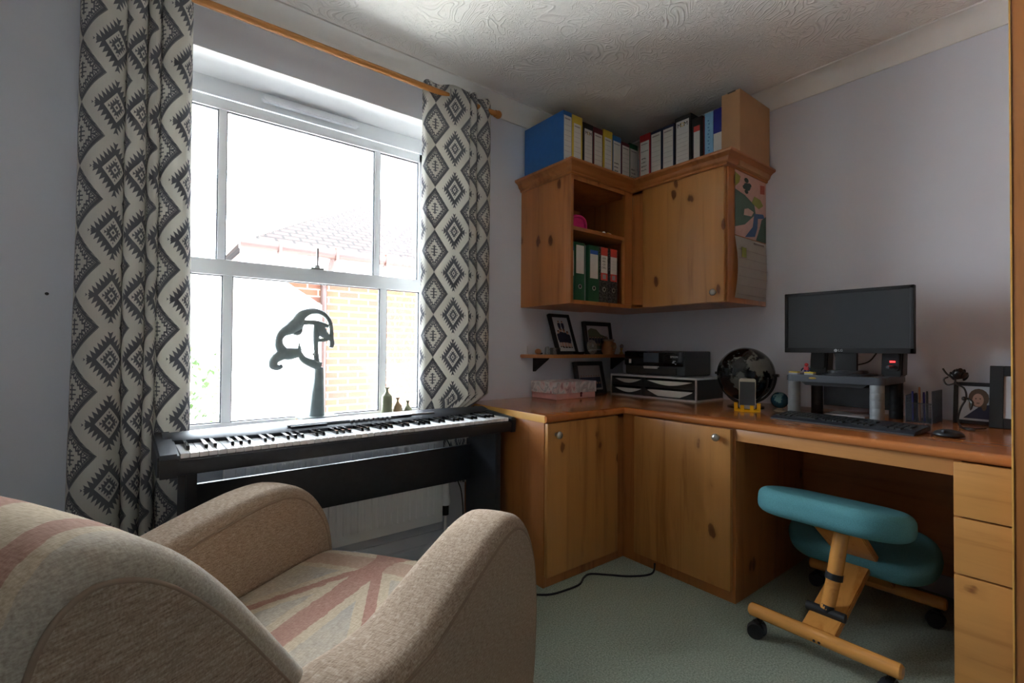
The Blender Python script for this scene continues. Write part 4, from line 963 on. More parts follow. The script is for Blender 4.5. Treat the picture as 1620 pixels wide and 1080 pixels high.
def art_portrait(b, fm, w_, h, bd):
    for q in ((-0.47, -0.455, 0.04, 0.96), (0.455, 0.47, 0.04, 0.96), (-0.47, 0.47, 0.04, 0.055), (-0.47, 0.47, 0.945, 0.96)): R2(b, fm, q[0]*w_, q[1]*w_, bd+q[2]*h, bd+q[3]*h, 7, 0.001)
    t = BM(); add_prism(t, [(-0.40*w_, bd+0.06*h), (0.46*w_, bd+0.06*h), (0.44*w_, bd+0.45*h), (0.2*w_, bd+0.52*h), (-0.1*w_, bd+0.42*h)], -0.002, -0.0013, 'z'); merge(b, t, fm, 1)
    def ell(cx_, cy_, rx, ry, mi, d):
        t = BM(); add_prism(t, [(cx_*w_+rx*w_*math.cos(a/16*2*PI), bd+cy_*h+ry*h*math.sin(a/16*2*PI)) for a in range(16)], -0.002, -0.0013+d, 'z'); merge(b, t, fm, mi)
    ell(-0.12, 0.66, 0.19, 0.27, 3, 0.0003); ell(-0.13, 0.60, 0.105, 0.19, 2, 0.0006); ell(-0.17, 0.64, 0.015, 0.02, 3, 0.0009); ell(-0.09, 0.64, 0.015, 0.02, 3, 0.0009); ell(-0.13, 0.51, 0.035, 0.014, 3, 0.0009); ell(-0.02, 0.46, 0.05, 0.16, 3, 0.0005); ell(-0.26, 0.46, 0.04, 0.16, 3, 0.0005)
def art_child(b, fm, w_, h, bd):
    m = 0.22; R2(b, fm, -w_*0.30, w_*0.30, bd+h*0.12, bd+h*0.88, 5, 0.0004); R2(b, fm, -w_*0.29, w_*0.29, bd+h*0.13, bd+h*0.87, 0, 0.0007)
    person_print(b, fm, 0.0, bd+h*0.28, 0.44*h, 0.0012)
def art_plain(b, fm, w_, h, bd): R2(b, fm, -w_*0.45, w_*0.45, bd+h*0.05, bd+h*0.95, 5, 0.0003)
GF = 'photo frames on the desk and shelf'
picture_frame(-0.645, -0.112, 0.172, 0.262, 0.36, 0, ZS, 'tall black frame of a white group portrait, leaning on the wall shelf', 0.020, 0, art_group, GF)
picture_frame(-0.290, -0.052, 0.268, 0.215, 0.17, 0, ZS, 'wide black frame of a team photo, leaning behind the pottery jug', 0.026, 0, art_team, GF)
picture_frame(-0.40, -0.085, 0.262, 0.21, 0.22, 0, ZW, 'black framed dark group photo under the wall shelf, beside the pink box', 0.026, 0, art_dark, GF)
# ornaments on the shelf, left to right
b = BM(); add_lathe(b, [(0, 0), (0.009, 0), (0.009, 0.004), (0.003, 0.006), (0.0025, 0.045), (0.001, 0.05), (0, 0.05)], (-0.905, -0.035, ZS)); single('candle_spike', b, 'lgrey', 'thin pale spike ornament, leftmost on the wall shelf', 'ornament', (-0.905, -0.035, ZS))
t = thing('snail_ornament', 'small brown and gold rounded ornament near the shelf left end', 'ornament', (-0.852, -0.07, ZS))
b = BM(); add_sphere(b, (-0.852, -0.07, ZS+0.017), 0.018, 1.2, 0.9, 0.95); part('shell', b, 'pot', t)
b = BM(); add_sphere(b, (-0.835, -0.072, ZS+0.006), 0.010, 1.6, 0.8, 0.6); part('foot', b, 'bblack', t)
b = BM(); add_prism(b, [(-0.80, ZS), (-0.775, ZS), (-0.772, ZS+0.03), (-0.782, ZS+0.048), (-0.795, ZS+0.042)], -0.085, -0.065, 'y', bev=0.002); single('glass_figurine', b, 'cutglass', 'small clear glass figurine beside the crystal block', 'ornament', (-0.787, -0.075, ZS))
single('crystal_block', box(-0.765, -0.705, -0.105, -0.075, ZS, ZS+0.040, bev=0.003), 'cutglass', 'rectangular crystal block left of the tall photo frame', 'ornament', (-0.735, -0.09, ZS))
b = BM(); add_lathe(b, [(0, 0), (0.03, 0), (0.04, 0.006), (0.043, 0.016), (0.040, 0.016), (0.03, 0.008), (0, 0.006)], (-0.565, -0.115, ZS)); single('trinket_dish', b, 'blackg', 'small dark glass dish before the tall photo frame', 'dish', (-0.565, -0.115, ZS))
t = thing('glass_plate', 'round clear glass plate standing upright on the wall shelf', 'plate', (-0.43, -0.10, ZS))
b = BM(); add_lathe(b, [(0, 0), (0.045, 0.001), (0.046, 0.004), (0.038, 0.007), (0, 0.004)], (0, 0, 0), 32, 0, frame3((-0.43, -0.10, ZS+0.047), (1, 0, 0), (0, 0.15, 1))); part('disc', b, 'cutglass', t)
b = BM(); add_box(b, -0.435, -0.42, -0.108, -0.105, ZS+0.045, ZS+0.066); part('centre_badge', b, 'lgrey', t)
t = thing('pottery_jug', 'brown pottery jug with a face on the wall shelf', 'jug', (-0.265, -0.095, ZS))
b = BM(); add_lathe(b, [(0, 0), (0.034, 0), (0.044, 0.02), (0.045, 0.045), (0.036, 0.072), (0.033, 0.085), (0.036, 0.092), (0.033, 0.092), (0.030, 0.08), (0, 0.03)], (-0.265, -0.095, ZS)); part('vessel', b, 'pot', t)
b = BM(); add_tube(b, [(-0.235, -0.10, ZS+0.075), (-0.212, -0.105, ZS+0.07), (-0.205, -0.105, ZS+0.045), (-0.222, -0.10, ZS+0.025)], 0.005); part('handle', b, 'pot', t)
b = BM(); add_lathe(b, [(0.0335, 0.086), (0.0375, 0.088), (0.0375, 0.097), (0.034, 0.098), (0.0335, 0.086)], (-0.265, -0.095, ZS)); part('hat_rim', b, 'bark', t)
b = BM(); add_sphere(b, (-0.280, -0.136, ZS+0.055), 0.007); add_sphere(b, (-0.262, -0.139, ZS+0.045), 0.009, 1, 1, 1.3); add_sphere(b, (-0.245, -0.137, ZS+0.055), 0.007); add_sphere(b, (-0.262, -0.138, ZS+0.026), 0.008, 2, 0.8, 0.6); part('face_relief', b, 'tan', t)
t = thing('small_goblet', 'small gold goblet with a clear ball at the right end of the wall shelf', 'ornament', (-0.115, -0.08, ZS))
b = BM(); add_lathe(b, [(0, 0), (0.014, 0), (0.012, 0.01), (0.005, 0.02), (0.009, 0.035), (0.010, 0.042), (0, 0.04)], (-0.115, -0.08, ZS)); part('stem', b, 'gold', t)
b = BM(); add_sphere(b, (-0.112, -0.08, ZS+0.054), 0.014); part('ball', b, 'cutglass', t)

# ------------------------------------------------------------------ on the worktop, left to right
t = thing('keepsake_box', 'pink floral keepsake box on the desk below the wall shelf', 'box', (-0.69, -0.115, ZW))
part('base', box(-0.848, -0.532, -0.222, -0.012, ZW+0.001, ZW+0.034, bev=0.002), 'pinkpale', t)
lid = part('lid', box(-0.853, -0.527, -0.227, -0.008, ZW+0.034, ZW+0.098, bev=0.003), 'floral', t)
b = BM(); add_cyl(b, (-0.655, -0.228, ZW+0.03), (-0.655, -0.224, ZW+0.03), 0.008); add_box(b, -0.661, -0.649, -0.2275, -0.2235, ZW+0.01, ZW+0.03); part('ribbon_tag', b, 'burg', t)
og = thing('desk_organiser', 'black and white four-drawer desk organiser under the printer', 'organiser', (-0.17, -0.45, ZW))
oy0, oy1, ox, oz = -0.745, -0.155, -0.312, 0.872
b = BM(); add_box(b, ox+0.004, -0.025, oy0+0.006, oy0+0.014, ZW+0.01, oz-0.008); add_box(b, ox+0.004, -0.025, oy1-0.014, oy1-0.006, ZW+0.01, oz-0.008); add_box(b, -0.03, -0.02, oy0+0.006, oy1-0.006, ZW+0.01, oz-0.008); add_box(b, ox+0.005, -0.03, -0.411, -0.399, ZW+0.01, oz-0.008); add_box(b, ox+0.006, -0.03, oy0+0.01, oy1-0.01, 0.803, 0.808); part('case', b, 'black', og)
b = BM(); add_box(b, ox, -0.02, oy0, oy1, oz-0.012, oz, bev=0.003); part('top_board', b, 'lgrey', og)
b = BM(); add_box(b, ox, -0.02, oy0, oy1, ZW, ZW+0.011, bev=0.003); part('base_board', b, 'lgrey', og)
b = BM(); add_box(b, ox, ox+0.01, oy0, oy0+0.007, ZW+0.01, oz-0.01); part('corner_edging', b, 'lgrey', og); b = BM(); add_box(b, ox, ox+0.01, oy1-0.007, oy1, ZW+0.01, oz-0.01); part('corner_edging', b, 'lgrey', og)
for ya, yb in ((oy0+0.016, -0.413), (-0.397, oy1-0.016)):
    for k, (za, zb) in enumerate(((ZW+0.013, 0.802), (0.809, oz-0.013))):
        full = (ya < -0.5 and k == 0); hh = zb-za; n = 12
        yl, yh = ya+0.012, yb-0.012; zc = zb-0.014
        arc = [(yl+(yh-yl)*i/n, zc-(0.042 if full else 0.024)*math.sin(PI*i/n)) for i in range(n+1)]
        b = BM(); add_prism(b, [(ya, za), (yb, za), (yb, zb), (yh, zc)]+arc[::-1][1:-1]+[(yl, zc), (ya, zb)], ox+0.002, ox+0.007, 'x'); add_box(b, ox+0.007, -0.04, ya, yb, za, za+0.003)
        d_ = part('drawer', b, 'black', og, smooth=False)
        b = BM(); add_prism(b, arc[:1]+[(y_, z_) for y_, z_ in arc[1:-1]]+arc[-1:]+[(yh-0.004, zc+(0.003 if full else 0.0)), (yl+0.004, zc+(0.004 if full else 0.0))], ox+0.008, ox+0.03, 'x'); part('paper_stack', b, 'paper', d_, smooth=False)
pr_ = thing('printer', 'black inkjet printer on top of the desk organiser', 'printer', (-0.16, -0.46, oz))
py0, py1, px0, pz0, pz1 = -0.665, -0.255, -0.305, oz, 1.018
b = BM(); add_box(b, px0+0.012, -0.02, py0, py1, pz0+0.004, pz1, bev=0.010, seg=3); part('housing', b, 'black', pr_)
b = BM(); add_box(b, px0, px0+0.02, py0+0.004, py1-0.004, pz0+0.058, pz1-0.004, bev=0.006); pnl = part('control_panel', b, 'blackg', pr_)
b = BM(); add_box(b, px0-0.001, px0+0.004, -0.505, -0.398, pz0+0.078, pz1-0.012, bev=0.001); part('touch_screen', b, 'dgrey', pnl)
b = BM(); add_prism(b, [(-0.40, pz0+0.056), (-0.405, pz0+0.042), (-0.495, pz0+0.042), (-0.50, pz0+0.056)], px0-0.006, px0+0.012, 'x', bev=0.001); part('panel_handle', b, 'silver', pr_)
b = BM(); add_box(b, px0+0.002, px0+0.02, py0+0.05, py1-0.05, pz0+0.006, pz0+0.05, bev=0.003); part('paper_tray', b, 'black', pr_)
b = BM(); add_box(b, px0-0.001, px0+0.003, -0.31, -0.292, pz0+0.07, pz0+0.095); part('card_slot', b, 'lgrey', pr_)
b = BM(); add_text(b, 'EPSON', 0.016, frame3((px0-0.0008, -0.606, pz0+0.112), (0, -1, 0), (0, 0, 1)))
m_ = frame3((px0-0.0008, -0.606, pz0+0.08), (0, -1, 0), (0, 0, 1)); rect(b, m_, -0.013, 0.002, -0.003, 0.002, 0.0006); rect(b, m_, -0.006, 0.008, 0.006, 0.010, 0.0006); rect(b, m_, 0.006, 0.013, -0.010, -0.005, 0.0006); rect(b, m_, -0.008, -0.003, 0.001, 0.008, 0.0006)
part('logo', b, 'lgrey', pnl, smooth=False)
# black globe
gx, gy, gz, gr = -0.26, -0.985, 0.905, 0.134
t = thing('desk_globe', 'large glossy black globe beside the printer', 'globe', (gx, gy, ZW))
b = BM(); add_sphere(b, (gx, gy, gz), gr, seg=48); part('sphere', b, 'globe', t, ang=180)
b = BM()
ring = [(gx+math.sin(a)*0.0, gy+(gr+0.012)*math.cos(a), gz-(gr+0.012)*math.sin(a)) for a in [i/24*PI for i in range(25)]]
add_tube(b, ring, 0.006, sm=0); part('meridian_arm', b, 'dsteel', t)
b = BM(); rr2 = [(gx+(gr+0.012)*math.cos(a)*0.9, gy+(gr+0.008)*math.cos(a)*0.2+0.0, gz-0.045-(gr-0.0)*math.sin(a)) for a in [i/20*PI for i in range(21)]]
add_tube(b, [(gx-0.03+(gr+0.016)*math.cos(a)*0.3, gy+(gr+0.016)*math.cos(a)*0.95, gz-(gr+0.016)*math.sin(a)*0.92-0.01) for a in [i/24*PI for i in range(25)]], 0.0045, sm=0); part('gimbal_ring', b, 'dsteel', t)
for s in (-1, 1):
    b = BM(); add_cyl(b, (gx, gy+s*(gr-0.004), gz), (gx, gy+s*(gr+0.026), gz), 0.007); part('pivot', b, 'dsteel', t)
b = BM(); add_lathe(b, [(0, 0), (0.085, 0), (0.085, 0.006), (0.06, 0.012), (0.016, 0.018), (0.014, 0.03), (0, 0.03)], (gx, gy, ZW)); part('base', b, 'dsteel', t)
# phone in a yellow brick holder
t = thing('phone_holder', 'yellow toy-brick phone holder on the desk before the globe', 'phone holder', (-0.45, -1.075, ZW), 0)
hm = Matrix.Translation((-0.425, -1.073, ZW)) @ Matrix.Rotation(0.42, 4, 'Z')
def hp(name, bm): bm.transform(hm); return part(name, bm, 'legoY', t)
def studs(b, x, y, z):
    add_cyl(b, (x, y, z), (x, y, z+0.002), 0.0026, seg=10)
b = BM(); add_box(b, -0.030, 0.030, -0.052, 0.052, 0, 0.010, bev=0.0006, seg=1); hp('base_plate', b)
for x, y, h_ in ((-0.030, -0.020, 0.036), (-0.030, 0.020, 0.036), (-0.008, -0.048, 0.045), (-0.008, 0.048, 0.045), (0.024, -0.02, 0.06), (0.024, 0.02, 0.06)):
    b = BM()
    for k in range(int(h_/0.0096)): add_box(b, x-0.008, x+0.008, y-0.008, y+0.008, 0.0096*k, 0.0096*(k+1), bev=0.0005, seg=1)
    for dx in (-0.004, 0.004):
        for dy in (-0.004, 0.004): studs(b, x+dx, y+dy, 0.0096*int(h_/0.0096))
    hp('brick_tower', b)
ph = thing('smartphone', 'champagne-framed smartphone standing in the yellow brick holder', 'phone', (-0.42, -1.073, ZW+0.012))
fm = hm @ frame3((-0.012, 0, 0.0125), (0, -1, 0), (0.20, 0, 1))
b = BM(); add_prism(b, rrect(-0.0355, 0.0355, 0, 0.142, 0.010), -0.004, 0.004, 'z', bev=0.0015, mat=fm); part('body', b, 'champ', ph)
b = BM(); add_box(b, -0.0325, 0.0325, 0.016, 0.126, 0.004, 0.0046, mat=fm); part('screen', b, 'screen', ph)
# small blue globe
t = thing('small_globe', 'small blue-green globe beside the monitor stand', 'globe', (-0.30, -1.165, ZW))
b = BM(); add_sphere(b, (-0.30, -1.165, ZW+0.052), 0.038, seg=32); part('sphere', b, 'sglobe', t, ang=180)
b = BM(); add_lathe(b, [(0, 0), (0.026, 0), (0.024, 0.005), (0.012, 0.010), (0.012, 0.020), (0, 0.020)], (-0.30, -1.165, ZW)); part('base', b, 'champ', t)
# monitor stand
st = thing('monitor_stand', 'grey plastic monitor riser on four round columns', 'monitor stand', (-0.27, -1.41, ZW))
sx0, sx1, sy0, sy1, sz = -0.415, -0.10, -1.595, -1.235, 0.922
b = BM(); add_prism(b, rrect(sx0, sx1, sy0, sy1, 0.025), sz-0.030, sz, 'z', bev=0.004); part('shelf', b, 'dgrey', st)
for x in (sx0+0.026, sx1-0.03):
    for y in (sy1-0.028, sy0+0.030):
        b = BM()
        pr2 = [(0, ZW)]+[q for k in range(5) for q in ((0.0235, ZW+0.0305*k+0.0005), (0.024, ZW+0.0305*k+0.002), (0.024, ZW+0.0305*k+0.029), (0.0235, ZW+0.0305*k+0.0302))]+[(0, sz-0.03)]
        add_lathe(b, pr2, (x, y, 0)); part('column', b, 'mgrey' if x < -0.3 else 'blackm', st)
b = BM(); add_prism(b, [(sy1-0.06, sz-0.031), (sy0+0.06, sz-0.031), (sy0+0.075, sz-0.045), (sy1-0.075, sz-0.045)], sx0+0.02, sx1-0.02, 'x'); part('tray_rail', b, 'blackm', st)
part('back_panel', box(sx1-0.012, sx1-0.004, sy0+0.05, sy1-0.05, ZW+0.03, sz-0.03), 'dgrey', st)
b = BM(); add_sphere(b, (sx0-0.0005, -1.345, sz-0.013), 0.012, 0.15, 1.2, 0.35); part('badge', b, 'gold', st)
single('paper_pad', box(-0.30, -0.16, -1.50, -1.35, ZW+0.001, ZW+0.012, bev=0.002), 'lgrey', 'white paper pad lying under the monitor riser', 'paper pad', (-0.23, -1.42, ZW))
# monitor
mo = thing('monitor', 'black widescreen monitor standing on the grey riser', 'monitor', (-0.26, -1.43, sz))
mx = -0.30; y0, y1, z0, z1 = -1.662, -1.187, 1.017, 1.289
b = BM()
add_box(b, mx, mx+0.03, y0, y0+0.014, z0, z1, bev=0.002); add_box(b, mx, mx+0.03, y1-0.014, y1, z0, z1, bev=0.002); add_box(b, mx, mx+0.03, y0, y1, z0, z0+0.022, bev=0.002); add_box(b, mx, mx+0.03, y0, y1, z1-0.014, z1, bev=0.002); part('bezel', b, 'blackm', mo)
part('screen', box(mx+0.004, mx+0.02, y0+0.012, y1-0.012, z0+0.02, z1-0.012), 'screen', mo)
b = BM(); add_box(b, mx+0.02, mx+0.055, y0+0.05, y1-0.05, z0+0.03, z1-0.04, bev=0.008); part('rear_housing', b, 'blackm', mo)
b = BM(); add_box(b, mx+0.012, mx+0.035, -1.468, -1.388, sz+0.018, z0+0.06, bev=0.003); part('neck', b, 'blackm', mo)
b = BM(); add_prism(b, rrect(-0.355, -0.19, -1.530, -1.342, 0.05), sz, sz+0.008, 'z', bev=0.002); add_prism(b, rrect(-0.33, -0.21, -1.50, -1.36, 0.04), sz+0.008, sz+0.02, 'z', bev=0.004); part('foot', b, 'black', mo)
b = BM(); add_cyl(b, (mx-0.0008, -1.395, z0+0.011), (mx, -1.395, z0+0.011), 0.0065); add_text(b, 'LG', 0.014, frame3((mx-0.0008, -1.413, z0+0.011), (0, -1, 0), (0, 0, 1))); part('logo', b, 'lgrey', mo, smooth=False)
def speaker(y, label, red):
    t = thing('desktop_speaker', label, 'speaker', (-0.1930, y, sz), 0, 'speakers beside the monitor neck')
    b = BM(); add_prism(b, [(-0.2280, sz), (-0.1530, sz), (-0.1430, sz+0.09), (-0.1530, sz+0.155), (-0.2030, sz+0.155), (-0.2230, sz+0.06)], y-0.036, y+0.036, 'y', bev=0.006); part('cabinet', b, 'black', t)
    b = BM(); add_prism(b, rrect(y-0.028, y+0.028, sz+0.02, sz+0.10, 0.02), -0.2340, -0.2230, 'x', bev=0.002); gr_ = part('grille', b, 'blackm', t)
    if red:
        b = BM(); add_box(b, -0.2365, -0.2340, y-0.014, y+0.004, sz+0.058, sz+0.064); part('indicator_light', b, 'led', t)
        b = BM(); add_cyl(b, (-0.2340, y-0.005, sz+0.04), (-0.302, y-0.005, sz+0.04), 0.006); part('volume_dial', b, 'dgrey', t)
speaker(-1.302, 'black desktop speaker left of the monitor neck', False)
speaker(-1.573, 'black desktop speaker with a red light, right of the monitor neck', True)
for y0_, y1_, lb in ((-1.40, -1.355, 'thin black cable looping left of the monitor neck'), (-1.46, -1.525, 'thin black cable looping right of the monitor neck')):
    b = BM(); add_tube(b, [(-0.24, y0_, 1.04 if y0_ < -1.45 else 0.985), (-0.215, (y0_+y1_)/2, 0.98), (-0.205, y1_, 1.03)], 0.003)
    if y0_ < -1.45: b.free(); b = BM(); add_tube(b, [(-0.255, -1.455, 0.965), (-0.23, -1.50, 0.985), (-0.215, -1.535, 1.05)], 0.003)
    single('monitor_cable', b, 'rubber', lb, 'cable', (-0.22, y0_, 0.96))
# toy figure and two erasers on the riser
t = thing('toy_figure', 'tiny red and dark blue toy figure on the monitor riser', 'toy', (-0.36, -1.302, sz))
b = BM(); add_box(b, -0.366, -0.354, -1.312, -1.292, sz+0.018, sz+0.034, bev=0.003); add_sphere(b, (-0.36, -1.302, sz+0.042), 0.008); part('head_and_torso', b, 'led' if False else 'red', t)
for y in (-1.308, -1.296):
    b = BM(); add_box(b, -0.365, -0.355, y-0.004, y+0.004, sz, sz+0.018, bev=0.001); part('leg', b, 'royal', t)
for y in (-1.318, -1.286):
    b = BM(); add_tube(b, [(-0.36, y*0.5+-1.302*0.5, sz+0.030), (-0.364, y, sz+0.022), (-0.37, y, sz+0.016)], 0.003); part('arm', b, 'navy', t)
for y, lb in ((-1.262, 'yellow and white eraser left of the toy figure'), (-1.325, 'yellow and white eraser right of the toy figure')):
    t = thing('eraser', lb, 'eraser', (-0.385, y, sz), 0, 'erasers on the monitor riser')
    part('base', box(-0.40, -0.37, y-0.018, y+0.018, sz, sz+0.006, bev=0.001), 'lgrey', t); part('top', box(-0.40, -0.37, y-0.018, y+0.018, sz+0.006, sz+0.012, bev=0.001), 'yellow', t)
# keyboard
kb = thing('keyboard', 'black full-size keyboard on the desk before the monitor', 'keyboard', (-0.53, -1.495, ZW), -0.085)
W_, D_ = 0.485, 0.155
def kz(x): return 0.012+0.012*(x+D_/2)/D_
b = BM(); add_prism(b, [(-D_/2, 0.001), (D_/2, 0.006), (D_/2, kz(D_/2)), (-D_/2+0.012, kz(-D_/2+0.012)), (-D_/2, 0.006)], -W_/2, W_/2, 'y', bev=0.002); part('case', b, 'kbd', kb, local=True)
kbm = BM(); add_prism(kbm, [(-0.0075, -0.0078), (0.0075, -0.0078), (0.0075, 0.0078), (-0.0075, 0.0078)], 0, 0.006, 'z', bev=0.0012); k0 = part('key', kbm, 'black', kb, local=True)
cnt = 0
def key(x, y, sy=1.0):
    global cnt
    o = k0 if cnt == 0 else k0.copy()
    if cnt: C.objects.link(o); o.parent = kb
    cnt += 1; o.location = (x, y, kz(x)-0.001); o.scale = (1, sy, 1); o.rotation_euler = (0, -0.077, 0)
for r in range(5):
    x = -0.046+0.0195*r
    n = 14 if r else 9
    for i in range(n):
        if r == 0 and i == 4: key(x, 0.225-0.0195*5.5, 5.0)
        elif r == 0 and i > 4: key(x, 0.225-0.0195*(i+4.0))
        elif r == 0: key(x, 0.225-0.0195*i*1.1)
        else: key(x, 0.225-0.0195*i)
    for i in range(3 if r != 2 else 0): key(x, -0.058-0.0195*i)
    for i in range(4 if r else 3): key(x, -0.150-0.0195*i)
# mouse
b = BM(); add_sphere(b, (0, 0, 0), 0.05, 0.68, 1.0, 0.36, seg=32)
geom = [v for v in b.verts if v.co.z < -0.002]
for v in geom: v.co.z = -0.002+(v.co.z+0.002)*0.35
b.transform(Matrix.Translation((-0.545, -1.802, ZW+0.0085)) @ Matrix.Rotation(0.3, 4, 'Z') @ Matrix.Diagonal((1, 0.82, 1, 1)))
ms_ = thing('computer_mouse', 'dark blue-black computer mouse at the right end of the desk', 'mouse', (-0.545, -1.802, ZW))
part('shell', b, 'navy' if False else 'black', ms_, ang=180)
b = BM(); add_cyl(b, (-0.575, -1.796, ZW+0.021), (-0.575, -1.791, ZW+0.021), 0.006); part('scroll_wheel', b, 'dgrey', ms_)
# mesh organiser with pens
t = thing('mesh_organiser', 'black wire mesh desk tidy right of the monitor riser', 'desk tidy', (-0.12, -1.655, ZW))
my0, my1, mx0, mx1, mz = -1.70, -1.618, -0.22, -0.06, 0.868
b = BM()
def wires(b, axis, c, a0, a1, z0_, z1_, step=0.006):
    n = int((a1-a0)/step)
    for i in range(n+1):
        a = a0+(a1-a0)*i/n; p, q = ((c, a, z0_), (c, a, z1_)) if axis == 'x' else ((a, c, z0_), (a, c, z1_)); add_box(b, p[0]-0.0006, p[0]+0.0006, p[1]-0.0006, p[1]+0.0006, z0_, z1_)
    k = int((z1_-z0_)/step)
    for j in range(k+1):
        z = z0_+(z1_-z0_)*j/k
        if axis == 'x': add_box(b, c-0.0006, c+0.0006, a0, a1, z-0.0006, z+0.0006)
        else: add_box(b, a0, a1, c-0.0006, c+0.0006, z-0.0006, z+0.0006)
wires(b, 'y', my0, mx0, mx1, ZW+0.002, mz); part('mesh_panel', b, 'dgrey', t, smooth=False)
b = BM(); wires(b, 'x', mx0, my0, my1, ZW+0.002, mz-0.05); part('mesh_panel', b, 'dgrey', t, smooth=False)
b = BM(); wires(b, 'y', my1, mx0, mx1, ZW+0.002, mz-0.02); part('mesh_panel', b, 'dgrey', t, smooth=False)
b = BM(); add_tube(b, [(mx0, my0, ZW), (mx0, my0, mz), (mx1, my0, mz), (mx1, my0, ZW)], 0.0022, sm=0); add_tube(b, [(mx0, my1, ZW), (mx0, my1, mz-0.02), (mx1, my1, mz-0.02), (mx1, my1, ZW)], 0.0022, sm=0); add_tube(b, [(mx0, my0, mz-0.05), (mx0, my1, mz-0.05)], 0.0022, sm=0); part('rim', b, 'dgrey', t)
part('tray', box(mx0, mx1, my0, my1, ZW, ZW+0.002), 'dgrey', t)
for i, (y, m_, h_, lb) in enumerate(((-1.630, 'royal', 0.122, 'blue pen in the mesh desk tidy, leftmost'), (-1.641, 'navy', 0.115, 'dark navy pen in the mesh desk tidy'), (-1.652, 'pot', 0.14, 'orange-brown pencil standing tallest in the mesh desk tidy'), (-1.664, 'royal', 0.12, 'blue pen right of the tall pencil in the desk tidy'), (-1.676, 'bblack', 0.125, 'black pen in the mesh desk tidy, rightmost'))):
    b = BM(); x = -0.17+0.01*(i % 2); add_tube(b, [(x, y, ZW+0.003), (x+0.004, y+0.002, ZW+h_*0.9), (x+0.0045, y+0.002, ZW+h_)], [0.0038, 0.0038, 0.002], seg=8, sm=2)
    single('pen', b, m_, lb, 'pen', (x, y, ZW), 'pens in the mesh desk tidy')
# metal rose
fl = thing('metal_flower', 'twisted dark metal rose on a bent stem at the desk end', 'ornament', (-0.25, -1.79, ZW))
fx, fy = -0.25, -1.785
b = BM(); add_tube(b, [(fx, fy-0.005, ZW+0.002), (fx+0.004, fy+0.006, ZW+0.03), (fx, fy-0.003, ZW+0.075), (fx, fy-0.018, ZW+0.115), (fx, fy-0.012, ZW+0.15), (fx, fy+0.01, ZW+0.165), (fx, fy+0.012, ZW+0.185)], 0.0030); part('stem', b, 'dsteel', fl)
b = BM(); add_tube(b, [(fx, fy-0.005, ZW+0.003), (fx-0.02, fy-0.04, ZW+0.004), (fx, fy-0.07, ZW+0.008)], 0.003); add_tube(b, [(fx, fy, ZW+0.003), (fx-0.05, fy-0.02, ZW+0.004), (fx-0.06, fy-0.05, ZW+0.003)], 0.003); part('root_foot', b, 'dsteel', fl)
b = BM(); add_tube(b, [(fx, fy+0.010, ZW+0.168), (fx, fy+0.035, ZW+0.16), (fx, fy+0.045, ZW+0.18), (fx, fy+0.032, ZW+0.19)], 0.003); add_tube(b, [(fx, fy+0.012, ZW+0.18), (fx, fy+0.035, ZW+0.20), (fx, fy+0.048, ZW+0.222)], 0.003); part('thorn_twig', b, 'dsteel', fl)
b = BM()
rnd_ = random.Random(4)
for ring_, rr, n in ((0, 0.006, 3), (1, 0.014, 5), (2, 0.021, 6)):
    for i in range(n):
        a = i/n*2*PI+ring_*0.5+rnd_.uniform(-0.2, 0.2); c = Vector((fx+rr*math.cos(a), fy+0.002+rr*math.sin(a), ZW+0.212-0.009*ring_+rnd_.uniform(-0.005, 0.005)))
        add_sphere(b, c, 0.0125, 1.0, 0.30, 1.15, seg=12, rot=Matrix.Rotation(a+PI/2, 4, 'Z') @ Matrix.Rotation(0.25*ring_, 4, 'X'))
add_tube(b, [(fx, fy+0.012, ZW+0.185), (fx, fy+0.004, ZW+0.192), (fx, fy+0.002, ZW+0.205)], [0.003, 0.008, 0.012])
part('bloom', b, 'dsteel', fl)
b = BM(); add_tube(b, [(fx, fy-0.018, ZW+0.115), (fx-0.012, fy-0.035, ZW+0.10), (fx-0.01, fy-0.03, ZW+0.07)], [0.003, 0.006, 0.001]); add_sphere(b, (fx-0.01, fy-0.014, ZW+0.112), 0.008); part('leaf', b, 'dsteel', fl)
picture_frame(-0.075, -1.83, 0.185, 0.165, 0.14, 1, ZW, 'black frame with a portrait of a long-haired person, behind the metal rose', 0.014, 0, art_portrait, GF)
picture_frame(-0.135, -1.938, 0.178, 0.236, 0.16, 1, ZW, 'black frame of a child in navy, overlapping the portrait at the desk end', 0.038, 0, art_child, GF)
picture_frame(-0.055, -2.0, 0.19, 0.285, 0.10, 1, ZW, 'tallest plain black frame at the desk end, mostly hidden by the cupboard', 0.03, 0, art_plain, GF)
b = BM(); add_cyl(b, (-2.917, 0, 1.192), (-2.917, -0.012, 1.192), 0.003); add_cyl(b, (-2.917, -0.010, 1.192), (-2.917, -0.013, 1.192), 0.005)
single('wall_nail', b, 'dsteel', 'tiny dark nail in the bare wall left of the patterned curtain', 'nail', (-2.917, -0.005, 1.192))
# cable on the carpet
b = BM(); add_tube(b, [(-0.80, -0.83, 0.045), (-0.83, -0.835, 0.008), (-0.92, -0.79, 0.005), (-0.99, -0.72, 0.005), (-1.05, -0.665, 0.006), (-1.10, -0.67, 0.006), (-1.16, -0.70, 0.005), (-1.24, -0.70, 0.005), (-1.33, -0.68, 0.005), (-1.42, -0.60, 0.005)], 0.0042)
single('floor_cable', b, 'rubber', 'black cable lying on the carpet before the corner cupboards', 'cable', (-1.05, -0.7, 0.0))

